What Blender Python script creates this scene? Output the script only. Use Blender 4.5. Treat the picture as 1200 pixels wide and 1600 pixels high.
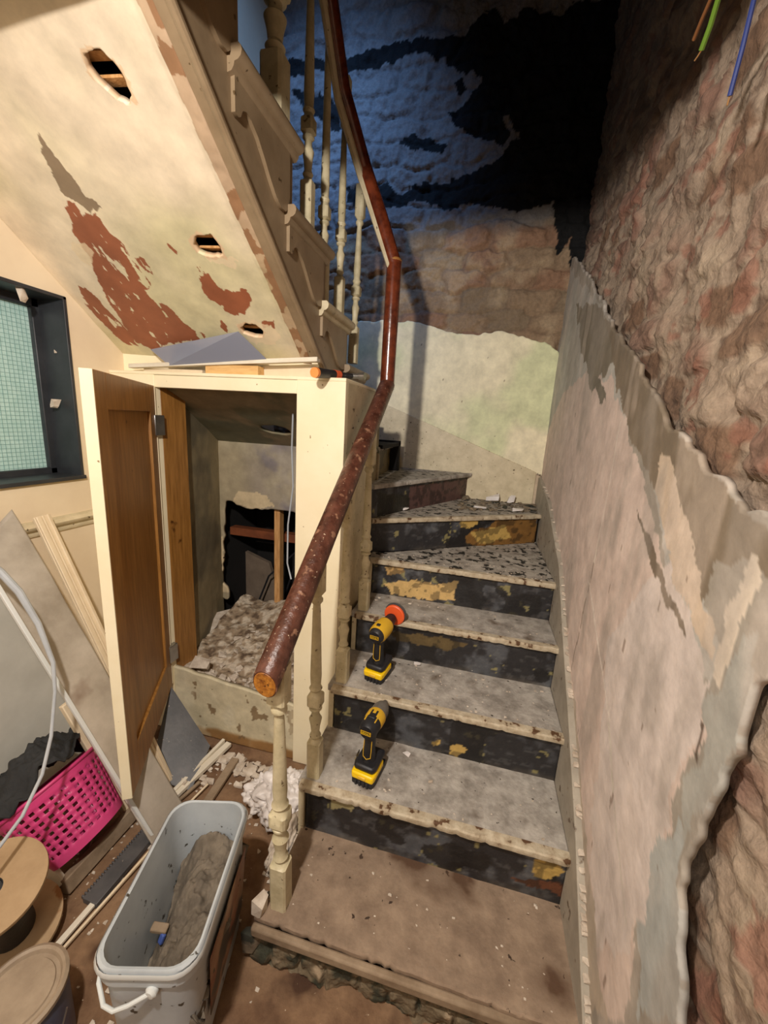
import bpy, bmesh, math, random
import numpy as np
from mathutils import Vector, Matrix
random.seed(4); rng = np.random.default_rng(7)
for o in list(bpy.data.objects): bpy.data.objects.remove(o)
S = bpy.context.scene
COL = S.collection
R_ = math.radians

# ------------------------------------------------------------------ camera
F = 622.0; CH = 1.5
def _n(v): v = np.array(v, float); return v/np.linalg.norm(v)
_dn = _n((-170, 2800, F)); _yy = _n((157, -135, F)); _yy = _n(_yy-_dn*_yy.dot(_dn)); _up = -_dn
_xx = np.cross(_yy, _up)
if _xx[0] < 0: _xx = -_xx
RW = np.array([_xx, _yy, _up])           # world = RW @ cam (x right, y down, z forward)
cam = bpy.data.cameras.new('camera'); co = bpy.data.objects.new('camera', cam); COL.objects.link(co)
M = Matrix(RW.tolist()) @ Matrix(((1,0,0),(0,-1,0),(0,0,-1)))
co.matrix_world = Matrix.Translation((0,0,CH)) @ M.to_4x4()
cam.sensor_fit = 'VERTICAL'; cam.sensor_height = 32; cam.lens = F*32/1600; cam.clip_start = .02
S.camera = co
# ------------------------------------------------------------------ light
S.view_settings.view_transform = 'Standard'; S.view_settings.look = 'None'
S.view_settings.gamma = 1; S.view_settings.use_curve_mapping = False; S.view_settings.exposure = 0.85
W = bpy.data.worlds.new('world'); S.world = W; W.use_nodes = True
W.node_tree.nodes['Background'].inputs[0].default_value = (.25,.4,.8,1); W.node_tree.nodes['Background'].inputs[1].default_value = .003
def light(name, kind, loc, power, col, aim=None, size=.1, falloff=None):
    l = bpy.data.lights.new(name, kind); o = bpy.data.objects.new(name, l); COL.objects.link(o); o.location = loc
    l.energy = power; l.color = col
    if kind == 'AREA': l.size = size
    else: l.shadow_soft_size = size
    if aim: o.rotation_euler = (Vector(aim)-Vector(loc)).to_track_quat('-Z','Y').to_euler()
    if falloff:
        l.use_nodes = True; nt = l.node_tree; em = nt.nodes['Emission']
        fo = nt.nodes.new('ShaderNodeLightFalloff'); fo.inputs[0].default_value = falloff; fo.inputs[1].default_value = 0
        nt.links.new(fo.outputs['Linear'], em.inputs['Strength'])
    return o
light('work_lamp', 'POINT', (-.38, 0, 2.05), 29, (1,.925,.85), size=.03, falloff=1.0)
light('added_fill', 'AREA', (-.5, -1.0, 2.1), 7, (1,.97,.95), aim=(-.3,1.5,.6), size=.9)  # added soft fill behind the camera, raises the ambient light
light('stairwell_daylight', 'AREA', (-1.1, 1.3, 4.2), 3.0, (.22,.46,1.0), aim=(-1.15,2.72,2.9), size=.35).data.spread = R_(62)

# ------------------------------------------------------------------ helpers
def pt(u, v, x=None, y=None, z=None):
    d = RW @ np.array([u-600, v-800, F])
    t = x/d[0] if x is not None else (y/d[1] if y is not None else (z-CH)/d[2])
    return Vector((t*d[0], t*d[1], CH+t*d[2]))
def _h(ix, iy, iz, s):
    n = (ix*374761393 + iy*668265263 + iz*2147483647 + s*1274126177) & 0xffffffff
    n = ((n ^ (n >> 13))*1274126177) & 0xffffffff
    n = n ^ (n >> 16)
    return (n & 0xffff)/65535.0
def vnoise(P, s=0):
    P = np.asarray(P, float); I = np.floor(P).astype(np.int64); f = P-I; f = f*f*(3-2*f)
    r = 0
    for dx in (0,1):
        for dy in (0,1):
            for dz in (0,1):
                w = (f[:,0] if dx else 1-f[:,0])*(f[:,1] if dy else 1-f[:,1])*(f[:,2] if dz else 1-f[:,2])
                r = r + w*_h(I[:,0]+dx, I[:,1]+dy, I[:,2]+dz, s)
    return r
def fbm(P, sc, o=4, s=0):
    a, t, r = 1., 0., 0.
    P = np.asarray(P, float)*sc
    for k in range(o):
        r = r + a*vnoise(P+17.3*k, s+k); t += a; a *= .55; P = P*2.03
    return r/t
def ss(a, b, x):
    t = np.clip((x-a)/(b-a), 0, 1); return t*t*(3-2*t)
def cells(A, B, wa, wb, s=0, jit=.85):
    """stones in staggered courses: edge distance, id noise"""
    b = B/wb; row = np.floor(b).astype(np.int64)
    best = np.full(len(A), 9.); sec = np.full(len(A), 9.); bid = np.zeros(len(A))
    for dr in (-1,0,1):
        r = row+dr; off = .5*(r & 1); a = A/wa+off; c = np.floor(a).astype(np.int64)
        for dc in (-1,0,1):
            cc = c+dc
            px = cc+.5+(jit*.5)*(_h(cc, r, r*0, s)-.5)*2*.5; py = r+.5+(jit*.25)*(_h(cc, r, r*0, s+5)-.5)*2
            d = np.maximum(np.abs(a-px), np.abs(b-py)) + .15*np.hypot(a-px, b-py)
            i = _h(cc, r, r*0, s+9)
            m = d < best
            sec = np.where(m, best, np.minimum(sec, d)); bid = np.where(m, i, bid); best = np.where(m, d, best)
    return sec-best, bid
def inpoly(A, B, poly):
    r = np.zeros(len(A), bool); n = len(poly)
    for i in range(n):
        x1, y1 = poly[i]; x2, y2 = poly[(i+1) % n]
        if y1 == y2: continue
        c = ((B > y1) != (B > y2)) & (A < (x2-x1)*(B-y1)/(y2-y1)+x1)
        r ^= c
    return r
def lin(c):
    c = np.asarray(c, float)/255.; return np.where(c <= .04045, c/12.92, ((c+.055)/1.055)**2.4)
def L4(c): return tuple(lin(c))+(1,)

class MB:
    def __init__(s): s.v = []; s.f = []
    def add(s, v, f):
        n = len(s.v); s.v += [Vector(p) for p in v]; s.f += [tuple(i+n for i in q) for q in f]; return s
    def box(s, lo, hi, T=None):
        x0,y0,z0 = lo; x1,y1,z1 = hi
        v = [Vector(p) for p in ((x0,y0,z0),(x1,y0,z0),(x1,y1,z0),(x0,y1,z0),(x0,y0,z1),(x1,y0,z1),(x1,y1,z1),(x0,y1,z1))]
        if T: v = [T @ p for p in v]
        return s.add(v, [(0,3,2,1),(4,5,6,7),(0,1,5,4),(1,2,6,5),(2,3,7,6),(3,0,4,7)])
    def bar(s, a, b, w, h, side=(0,0,1)):
        """rectangular bar from a to b, w across, h along 'side'"""
        a = Vector(a); b = Vector(b); d = (b-a).normalized(); u = Vector(side); u = (u-d*u.dot(d)).normalized(); r = d.cross(u)
        v = []
        for p in (a, b):
            for i, j in ((-1,-1),(1,-1),(1,1),(-1,1)): v.append(p+r*(i*w/2)+u*(j*h/2))
        return s.add(v, [(3,2,1,0),(4,5,6,7),(0,1,5,4),(1,2,6,5),(2,3,7,6),(3,0,4,7)])
    def prism(s, poly, d):
        """poly: 3D points, extruded by vector d"""
        n = len(poly); d = Vector(d); v = [Vector(p) for p in poly]; v += [p+d for p in v]
        return s.add(v, [tuple(range(n))[::-1], tuple(range(n, 2*n))]+[(i, (i+1) % n, (i+1) % n+n, i+n) for i in range(n)])
    def tube(s, pts, r, n=12, cap=True):
        pts = [Vector(p) for p in pts]; rr = r if isinstance(r, (list, tuple)) else [r]*len(pts)
        v = []; f = []; u = None
        for i, p in enumerate(pts):
            a = pts[max(i-1,0)]; b = pts[min(i+1,len(pts)-1)]; d = (b-a).normalized()
            if u is None:
                u = Vector((0,0,1)) if abs(d.z) < .9 else Vector((1,0,0))
            u = (u-d*u.dot(d)).normalized(); w = d.cross(u)
            for k in range(n):
                t = 2*math.pi*k/n; v.append(p+(u*math.cos(t)+w*math.sin(t))*rr[i])
        for i in range(len(pts)-1):
            for k in range(n):
                k2 = (k+1) % n; f.append((i*n+k, i*n+k2, (i+1)*n+k2, (i+1)*n+k))
        if cap: f.append(tuple(range(n))[::-1]); f.append(tuple(range((len(pts)-1)*n, len(pts)*n)))
        return s.add(v, f)
    def lathe(s, prof, n=20, T=None, sq=None):
        """prof [(r,z)]; sq: set of indexes drawn square"""
        v = []; f = []; T = T or Matrix()
        for i, (r, z) in enumerate(prof):
            for k in range(n):
                t = 2*math.pi*(k+.5)/n; q = r
                if sq and i in sq: q = r/max(abs(math.cos(t)), abs(math.sin(t)))
                v.append(T @ Vector((q*math.cos(t), q*math.sin(t), z)))
        for i in range(len(prof)-1):
            for k in range(n):
                k2 = (k+1) % n; f.append((i*n+k, i*n+k2, (i+1)*n+k2, (i+1)*n+k))
        f.append(tuple(range(n))[::-1]); f.append(tuple(range((len(prof)-1)*n, len(prof)*n)))
        return s.add(v, f)
    def chunk(s, c, sz, seed=0, T=None):
        r = random.Random(seed); bm = bmesh.new()
        for k in range(14):
            d = Vector((r.uniform(-1,1), r.uniform(-1,1), r.uniform(-1,1)))
            d = Vector([max(-.8, min(.8, q*1.3)) for q in d])
            bm.verts.new((d.x*sz[0], d.y*sz[1], d.z*sz[2]))
        bmesh.ops.convex_hull(bm, input=bm.verts); bm.verts.ensure_lookup_table()
        for i, q in enumerate(bm.verts): q.index = i
        v = [(T @ q.co if T else q.co)+Vector(c) for q in bm.verts]; f = [tuple(q.index for q in p.verts) for p in bm.faces]; bm.free()
        return s.add(v, f)
    def build(s, name, mat, parent=None, smooth=35, bevel=0, sub=0):
        me = bpy.data.meshes.new(name); off = parent_world(parent)
        me.from_pydata([p-off for p in s.v], [], s.f); me.update()
        bm = bmesh.new(); bm.from_mesh(me); bmesh.ops.recalc_face_normals(bm, faces=bm.faces); bm.to_mesh(me); bm.free()
        if smooth: me.shade_smooth(); me.set_sharp_from_angle(angle=R_(smooth))
        o = bpy.data.objects.new(name, me); COL.objects.link(o)
        if mat: me.materials.append(mat)
        if parent: o.parent = parent
        if bevel:
            m = o.modifiers.new('b','BEVEL'); m.width = bevel; m.segments = 2; m.limit_method = 'ANGLE'; m.angle_limit = R_(40)
        if sub: m = o.modifiers.new('s','SUBSURF'); m.levels = m.render_levels = sub
        return o
def parent_world(p):
    v = Vector((0,0,0))
    while p: v += p.location; p = p.parent
    return v
def tag(o, label=None, cat=None, group=None, kind=None):
    if label: o['label'] = label
    if cat: o['category'] = cat
    if group: o['group'] = group
    if kind: o['kind'] = kind
    return o
def thing(name, label, cat, loc=(0,0,0), group=None):
    o = bpy.data.objects.new(name, None); COL.objects.link(o); o.location = loc; o.empty_display_size = .05
    return tag(o, label, cat, group)
def copy_tree(o, parent=None):
    c = o.copy(); COL.objects.link(c); c.parent = parent
    for ch in [q for q in o.children]: copy_tree(ch, c)
    return c
def grid(name, fn, nu, nv, mat, parent=None, col=None, keep=None, solid=0, smooth=True, wrap=False):
    """fn(S,T)->Nx3 world points for S,T in 0..1; col(P,S,T)->Nx3 sRGB"""
    s, t = np.meshgrid(np.linspace(0,1,nu), np.linspace(0,1,nv)); s = s.ravel(); t = t.ravel()
    P = fn(s, t); off = np.array(parent_world(parent)); 
    I = np.arange(nu*nv).reshape(nv, nu)
    q = np.stack([I[:-1,:-1], I[:-1,1:], I[1:,1:], I[1:,:-1]], -1).reshape(-1,4)
    if keep is not None:
        k = keep(P, s, t); q = q[k[q].all(1)]
        used = np.unique(q); mp = -np.ones(nu*nv, int); mp[used] = np.arange(len(used)); q = mp[q]
        Pk, sk, tk = P[used], s[used], t[used]
    else: Pk, sk, tk = P, s, t
    if keep is not None:      # even out the stepped outline
        e = np.concatenate([q[:,[0,1]], q[:,[1,2]], q[:,[2,3]], q[:,[3,0]]]); e.sort(1); ue, cn = np.unique(e, axis=0, return_counts=True); be = ue[cn == 1]
        Pk = Pk.copy()
        for _ in range(5):
            ac = np.zeros_like(Pk); nn_ = np.zeros(len(Pk)); np.add.at(ac, be[:,0], Pk[be[:,1]]); np.add.at(ac, be[:,1], Pk[be[:,0]]); np.add.at(nn_, be.ravel(), 1)
            k_ = nn_ == 2; Pk[k_] = .4*Pk[k_]+.6*ac[k_]/2
    me = bpy.data.meshes.new(name); me.from_pydata((Pk-off).tolist(), [], q.tolist()); me.update()
    if smooth: me.shade_smooth()
    if col is not None:
        a = me.color_attributes.new('Col','FLOAT_COLOR','POINT')
        c = np.ones((len(Pk),4)); c[:,:3] = lin(np.clip(col(Pk, sk, tk),0,255)); a.data.foreach_set('color', c.ravel())
    me.materials.append(mat)
    o = bpy.data.objects.new(name, me); COL.objects.link(o)
    if parent: o.parent = parent
    if solid: m = o.modifiers.new('s','SOLIDIFY'); m.thickness = solid; m.offset = -1
    return o
def mixc(c, new, m):
    m = np.asarray(m, float)[:,None]; return c*(1-m)+np.asarray(new, float)*m

# ------------------------------------------------------------------ materials
def mat(name, c1, c2=None, sc=8, rough=.7, bump=.3, bsc=60, spots=None, attr=False, metal=0, grain=None, det=6, spec=.5, trans=0, coat=0):
    m = bpy.data.materials.new(name); m.use_nodes = True; nt = m.node_tree; N = nt.nodes; Lk = nt.links
    b = N['Principled BSDF']; b.inputs['Roughness'].default_value = rough; b.inputs['Metallic'].default_value = metal
    b.inputs['Specular IOR Level'].default_value = spec
    if trans: b.inputs['Transmission Weight'].default_value = trans
    if coat: b.inputs['Coat Weight'].default_value = coat; b.inputs['Coat Roughness'].default_value = .15
    tc = N.new('ShaderNodeTexCoord'); vec = tc.outputs['Object']
    if grain:
        mp = N.new('ShaderNodeMapping'); mp.inputs['Scale'].default_value = grain; Lk.new(vec, mp.inputs[0]); vec = mp.outputs[0]
    nz = N.new('ShaderNodeTexNoise'); nz.inputs['Scale'].default_value = sc; nz.inputs['Detail'].default_value = det; nz.inputs['Roughness'].default_value = .65
    Lk.new(vec, nz.inputs['Vector'])
    if attr:
        at = N.new('ShaderNodeAttribute'); at.attribute_name = 'Col'
        mr = N.new('ShaderNodeMapRange'); mr.inputs[1].default_value = .3; mr.inputs[2].default_value = .7; mr.inputs[3].default_value = .8; mr.inputs[4].default_value = 1.15
        Lk.new(nz.outputs[0], mr.inputs[0])
        mx = N.new('ShaderNodeVectorMath'); mx.operation = 'SCALE'; Lk.new(at.outputs['Color'], mx.inputs[0]); Lk.new(mr.outputs[0], mx.inputs['Scale']); cur = mx.outputs[0]
    else:
        cr = N.new('ShaderNodeValToRGB'); cr.color_ramp.elements[0].position = .35; cr.color_ramp.elements[1].position = .65
        cr.color_ramp.elements[0].color = L4(c1); cr.color_ramp.elements[1].color = L4(c2 or c1); Lk.new(nz.outputs[0], cr.inputs[0]); cur = cr.outputs[0]
    for (c, s_, th, w) in (spots or []):
        n2 = N.new('ShaderNodeTexNoise'); n2.inputs['Scale'].default_value = s_; n2.inputs['Detail'].default_value = 4; Lk.new(tc.outputs['Object'], n2.inputs['Vector'])
        r2 = N.new('ShaderNodeMapRange'); r2.inputs[1].default_value = th; r2.inputs[2].default_value = th+w; Lk.new(n2.outputs[0], r2.inputs[0])
        m2 = N.new('ShaderNodeMix'); m2.data_type = 'RGBA'; Lk.new(r2.outputs[0], m2.inputs['Factor']); Lk.new(cur, m2.inputs['A']); m2.inputs['B'].default_value = L4(c); cur = m2.outputs['Result']
    Lk.new(cur, b.inputs['Base Color'])
    if bump:
        n3 = N.new('ShaderNodeTexNoise'); n3.inputs['Scale'].default_value = bsc; n3.inputs['Detail'].default_value = 5; Lk.new(vec, n3.inputs['Vector'])
        bp = N.new('ShaderNodeBump'); bp.inputs['Strength'].default_value = bump; bp.inputs['Distance'].default_value = .004
        Lk.new(n3.outputs[0], bp.inputs['Height']); Lk.new(bp.outputs[0], b.inputs['Normal'])
    return m
mt = {}
mt['brick'] = mat('painted_rubble', (0,0,0), attr=True, sc=60, rough=.9, bump=1.0, bsc=90)
mt['plaster'] = mat('plaster_patch', (0,0,0), attr=True, sc=14, rough=.75, bump=.25, bsc=60)
mt['soffit'] = mat('soffit_paint', (0,0,0), attr=True, sc=9, rough=.55, bump=.2, bsc=25)
mt['riser'] = mat('riser_paint', (0,0,0), attr=True, sc=30, rough=.5, bump=.5, bsc=80)
mt['cream'] = mat('cream_gloss', (240,226,190), (246,234,202), sc=5, rough=.4, bump=.1, bsc=20, spots=[((150,125,85), 38, .70, .03)])
mt['cream_old'] = mat('cream_worn', (190,176,144), (214,200,168), sc=14, rough=.5, bump=.3, bsc=50, spots=[((105,88,62), 45, .66, .04)])
mt['string'] = mat('string_cream_shaded', (132,112,86), (152,131,103), sc=8, rough=.42, bump=.2, bsc=30, spots=[((90,70,45), 50, .70, .03)])  # cream paint browned: shade of the grazing light is put into the colour
mt['baluster'] = mat('baluster_paint', (182,170,135), (214,202,168), sc=18, rough=.45, bump=.35, bsc=60, spots=[((110,95,70), 60, .66, .04)])
mt['pale_wall'] = mat('pale_wall_paint', (220,200,170), (230,212,182), sc=3, rough=.6, bump=.12, bsc=15)
mt['grey_paint'] = mat('grey_white_paint', (196,194,184), (214,212,202), sc=4, rough=.5, bump=.12, bsc=20)
mt['black'] = mat('black_window_paint', (38,40,44), (52,54,58), sc=10, rough=.45, bump=.2, bsc=30)
mt['frost'] = mat('wired_glass', (172,206,200), (190,220,214), sc=40, rough=.25, bump=.3, bsc=90)
mt['wire'] = mat('wire_mesh', (120,160,156), rough=.5, bump=0)
mt['rail'] = mat('varnished_rail', (74,28,14), (120,56,32), sc=22, rough=.22, bump=.25, bsc=40, grain=(1,1,1), coat=.5)
mt['rail_old'] = mat('worn_rail', (62,32,22), (102,62,48), sc=28, rough=.36, bump=.7, bsc=70, spots=[((200,176,150), 130, .68, .03), ((150,110,86), 34, .62, .08)])
mt['rail_end'] = mat('rail_end_grain', (120,66,18), (196,130,48), sc=60, rough=.5, bump=.6, bsc=80, spots=[((50,24,8), 70, .60, .05)])
mt['pine'] = mat('pine', (136,92,40), (170,120,60), sc=5, rough=.42, bump=.15, bsc=14, grain=(14,14,1.2), spots=[((84,46,14), 9, .70, .05)])
mt['pine_light'] = mat('pine_light', (206,160,98), (228,188,126), sc=6, rough=.6, bump=.2, bsc=20, grain=(2,12,12))
mt['lath'] = mat('old_timber', (176,126,72), (210,162,106), sc=8, rough=.7, bump=.4, bsc=30, grain=(10,10,1.5))
mt['brown_timber'] = mat('brown_timber', (96,48,22), (130,70,36), sc=8, rough=.7, bump=.4, bsc=30)
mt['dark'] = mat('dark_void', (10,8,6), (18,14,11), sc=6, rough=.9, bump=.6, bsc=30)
mt['tread'] = mat('dusty_tread', (132,125,116), (184,177,167), sc=16, rough=.8, bump=.6, bsc=80, spots=[((60,50,42), 44, .685, .02), ((196,188,176), 95, .74, .03), ((92,76,60), 7, .58, .12)])
mt['tread_tar'] = mat('tread_with_tar_spots', (130,122,112), (184,176,164), sc=18, rough=.8, bump=.7, bsc=80, spots=[((34,30,24), 30, .56, .03), ((210,200,186), 80, .70, .03)])
mt['tread0'] = mat('brown_dusty_tread', (124,104,86), (158,136,114), sc=12, rough=.85, bump=.5, bsc=70, spots=[((60,44,32), 34, .69, .02), ((176,160,140), 90, .74, .03), ((86,62,44), 6, .56, .12)])
mt['nosing'] = mat('worn_nosing', (196,184,160), (158,140,114), sc=30, rough=.75, bump=.7, bsc=60, spots=[((90,62,38), 30, .60, .05)])
mt['dirt'] = mat('floor_dirt', (104,76,54), (140,110,82), sc=9, rough=.95, bump=.9, bsc=60, spots=[((72,48,32), 5, .56, .1), ((196,176,150), 80, .72, .03)])
mt['stone'] = mat('stone', (96,84,68), (140,124,102), sc=20, rough=.9, bump=1, bsc=50, spots=[((52,52,42), 12, .52, .08)])
mt['rubble'] = mat('plaster_rubble', (176,160,142), (214,202,186), sc=25, rough=.9, bump=.6, bsc=60)
mt['white'] = mat('white_plastic', (204,208,206), (218,220,218), sc=4, rough=.35, bump=.05, bsc=20)
mt['bucket_in'] = mat('bucket_plastic', (168,174,178), (186,192,195), sc=6, rough=.4, bump=.1, bsc=20, spots=[((66,62,54), 40, .66, .03)])
mt['mortar'] = mat('mortar', (88,78,66), (122,110,94), sc=18, rough=.85, bump=1, bsc=40)
mt['label'] = mat('bucket_label', (120,60,40), (170,140,110), sc=9, rough=.5, bump=0, spots=[((70,60,50), 6, .5, .05)])
mt['pink'] = mat('pink_plastic', (200,60,116), (212,74,130), sc=4, rough=.35, bump=0)
mt['cloth'] = mat('black_cloth', (26,27,28), (40,41,42), sc=10, rough=.8, bump=.4, bsc=120)
mt['yellow'] = mat('yellow_plastic', (246,200,8), (250,208,18), sc=4, rough=.4, bump=0)
mt['yellow_dull'] = mat('dull_yellow_plastic', (214,168,40), (226,182,58), sc=6, rough=.45, bump=0)
mt['rubber'] = mat('black_rubber', (24,24,27), (38,38,42), sc=14, rough=.5, bump=.2, bsc=90)
mt['dusty_grey'] = mat('dusty_grey_plastic', (92,88,82), (116,110,102), sc=20, rough=.6, bump=.1)
mt['steel'] = mat('steel', (150,148,145), (176,174,170), sc=20, rough=.3, metal=.9, bump=.1)
mt['orange'] = mat('orange_plastic', (236,92,42), (242,104,54), sc=6, rough=.45, bump=0)
mt['hammer_orange'] = mat('hammer_end', (240,142,70), (246,152,80), sc=6, rough=.5, bump=0)
mt['spool'] = mat('plywood', (150,122,88), (172,144,108), sc=9, rough=.7, bump=.2, bsc=30, spots=[((140,96,52), 14, .66, .05)])
mt['slate'] = mat('dark_grey_board', (62,62,64), (88,86,86), sc=8, rough=.5, bump=.2, bsc=40, spots=[((150,140,128), 60, .70, .03)])
mt['dustboard'] = mat('dusty_board', (150,140,126), (188,178,164), sc=4, rough=.45, bump=.2, bsc=12, spots=[((120,96,80), 5, .60, .14)])
mt['oldwood'] = mat('grey_old_wood', (120,100,78), (158,138,114), sc=9, rough=.8, bump=.4, bsc=40)
mt['white_trim'] = mat('white_trim', (214,204,184), (228,220,202), sc=8, rough=.5, bump=.15, bsc=40)
mt['cable'] = mat('grey_cable', (164,168,172), (180,184,188), sc=10, rough=.4, bump=0)
mt['bag'] = mat('white_bag', (214,206,200), (236,230,226), sc=10, rough=.4, bump=.4, bsc=30)
mt['red'] = mat('red_print', (190,60,30), rough=.5, bump=0)
mt['blue'] = mat('blue_plastic', (70,92,160), rough=.5, bump=0)
mt['mould'] = mat('cream_moulding', (216,196,164), (230,212,182), sc=7, rough=.55, bump=.2, bsc=30)
mt['lid'] = mat('dusty_lid', (136,118,98), (160,142,120), sc=12, rough=.6, bump=.2, bsc=50)
mt['can'] = mat('can_label', (60,58,86), (86,100,124), sc=3, rough=.4, bump=0)
mt['green'] = mat('green_wire', (92,124,40), rough=.4, bump=0)
mt['yellow_wire'] = mat('brown_wire', (120,78,44), rough=.4, bump=0)
mt['blue_wire'] = mat('blue_wire', (36,52,112), rough=.4, bump=0)
mt['copper'] = mat('copper', (230,180,120), rough=.3, metal=.8, bump=0)
mt['room'] = mat('room_paint', (196,182,156), (206,192,168), sc=3, rough=.8, bump=.1)
pane = bpy.data.materials.new('acrylic_pane'); pane.use_nodes = True
_b = pane.node_tree.nodes['Principled BSDF']; _b.inputs['Base Color'].default_value = L4((140,144,160)); _b.inputs['Roughness'].default_value = .12
_b.inputs['Alpha'].default_value = .8; mt['pane'] = pane

# ------------------------------------------------------------------ constants of the place
XR, XS, YB, XL = .395, .365, 2.72, -1.5       # right plaster face, right ends of treads, back wall, left wall
XSL = -.44                                     # left ends of treads
CY, CTOP = 1.38, 1.635                         # cupboard front, top
ZN = [.155, .34, .525, .705, .88, 1.05, 1.215, 1.38]
YN = [.74, .985, 1.235, 1.49, 1.71]

# ------------------------------------------------------------------ setting: floor, walls, slab
def s_struct(o): o['kind'] = 'structure'; return o
def floor_fn(s, t):
    x = -1.6+2.2*s; y = -1.9+4.7*t; P = np.stack([x, y, 0*x], 1)
    P[:,2] = (fbm(P, 4, 3, 3)-.5)*.018+(fbm(P, 22, 3, 4)-.5)*.008-.006; return P
s_struct(grid('floor', floor_fn, 180, 380, mt['dirt'], solid=.05))
m = MB().prism([(-1.7,-1.9,2.205),(.6,-1.9,2.205),(.6,.40,2.205),(-.3,.68,2.205),(-1.7,.68,2.205)], (0,0,.13)); s_struct(m.build('ceiling', mt['room']))
m = MB().box((-1.7,1.5,4.4), (.6,2.9,4.5)); m.box((-1.7,.6,4.4), (.6,1.5,4.5)); s_struct(m.build('ceiling', mt['room']))
m = MB().box((-1.7,-1.95,0), (.6,-1.9,2.3)); s_struct(m.build('wall_front', mt['room']))
m = MB().box((-1.7,.60,2.33), (.6,.66,4.4)); s_struct(m.build('wall_upstairs', mt['room']))
# left wall with the window hole
wy0, wy1, wz0, wz1 = .30, 1.23, 1.222, 1.873
m = MB()
m.box((XL-.2,-1.9,0), (XL,2.72,wz0)); m.box((XL-.2,-1.9,wz1), (XL,2.72,4.4)); m.box((XL-.2,-1.9,wz0), (XL,wy0,wz1)); m.box((XL-.2,wy1,wz0), (XL,2.72,wz1))
wl = s_struct(m.build('wall_left', mt['pale_wall'], smooth=0))
# window: black reveal, frame, sill, wired pane
m = MB(); d = .155
m.box((XL-d,wy1-.012,wz0), (XL+.004,wy1+.0,wz1)); m.box((XL-d,wy0,wz1-.012), (XL+.004,wy1,wz1)); m.box((XL-d,wy0,wz0), (XL+.014,wy1,wz0+.014)); m.box((XL-d,wy0,wz0), (XL+.004,wy0+.012,wz1))
w1 = s_struct(m.build('window_1', mt['black'], bevel=.002)); w1.name = 'window_1'
m = MB(); x = XL-d+.02
for a, b in (((x-.02,wy0,wz0),(x+.02,wy1,wz0+.035)), ((x-.02,wy0,wz1-.04),(x+.02,wy1,wz1)), ((x-.02,wy1-.035,wz0),(x+.02,wy1,wz1)), ((x-.02,wy0,wz0),(x+.02,wy0+.04,wz1))): m.box(a, b)
m.build('window_frame', mt['black'], w1, bevel=.003)
MB().box((x-.004,wy0+.02,wz0+.02), (x+.001,wy1-.02,wz1-.02)).build('pane', mt['frost'], w1, smooth=0)
m = MB()
k = wy0+.04
while k < wy1-.03: m.bar((x+.002,k,wz0+.03), (x+.002,k,wz1-.03), .0009, .0009, (1,0,0)); k += .0145
k = wz0+.04
while k < wz1-.04: m.bar((x+.002,wy0+.03,k), (x+.002,wy1-.03,k), .0009, .0009, (1,0,0)); k += .0145
m.build('wire_mesh', mt['wire'], w1, smooth=0)
m = MB(); 
for (a,b,c,r) in ((1.10,wz1-.03,.03,3),(1.20,1.50,.02,4),(1.228,1.69,.012,5)): m.chunk((XL-.02 if a < 1.2 else XL-.06, a, b), (.012,.018,c), r)
m.build('plaster_flake', mt['rubble'], w1, smooth=0)
# dado rail on the left wall (moulded)
m = MB(); zc = 1.065
prof = [(0,-.028),(.006,-.028),(.01,-.02),(.008,-.012),(.014,-.006),(.024,.002),(.026,.010),(.02,.016),(.010,.02),(.008,.028),(0,.028)]
m.prism([(XL+a, -1.9, zc+b) for a, b in prof], (0, CY+1.9-.02, 0)); s_struct(m.build('trim_1', mt['cream_old'], smooth=50))
# back wall -------------------------------------------------------------
def P2(poly, **k):    # pixel outline on a wall plane -> (a,b)
    ax = 'x' if 'x' in k else 'y'
    return [((p.y, p.z) if ax == 'x' else (p.x, p.z)) for p in (pt(u, v, **k) for u, v in poly)]
bw_low = P2([(500,500),(560,505),(600,503),(635,503),(660,508),(700,520),(740,525),(760,522),(785,520),(820,528),(861,540),(880,560),(880,1000),(500,1000)], y=YB)
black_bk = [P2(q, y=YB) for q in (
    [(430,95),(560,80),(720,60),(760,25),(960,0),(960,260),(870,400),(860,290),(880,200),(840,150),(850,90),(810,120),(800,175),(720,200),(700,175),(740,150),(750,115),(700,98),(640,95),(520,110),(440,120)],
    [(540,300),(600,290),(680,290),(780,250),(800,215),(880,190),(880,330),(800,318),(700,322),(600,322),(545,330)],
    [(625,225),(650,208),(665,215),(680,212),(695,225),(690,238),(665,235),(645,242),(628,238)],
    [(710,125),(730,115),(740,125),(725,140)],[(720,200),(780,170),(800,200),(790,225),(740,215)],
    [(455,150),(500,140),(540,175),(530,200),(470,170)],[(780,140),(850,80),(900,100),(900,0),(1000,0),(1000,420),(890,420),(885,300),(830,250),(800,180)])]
def back_fn(s, t):
    x = -1.75+2.25*s; z = .5+3.9*t; P = np.stack([x, 0*x+YB+.01, z], 1)
    e, i = cells(x+.14*fbm(P,6,3,31), z+.15*fbm(P,4,3,30), .27, .12, 3)
    d = ss(.0,.3,e)*(.008+.018*i)+(fbm(P,8,4,5)-.5)*.06+(fbm(P,34,4,6)-.5)*.03
    P[:,1] -= d; return P
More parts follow.
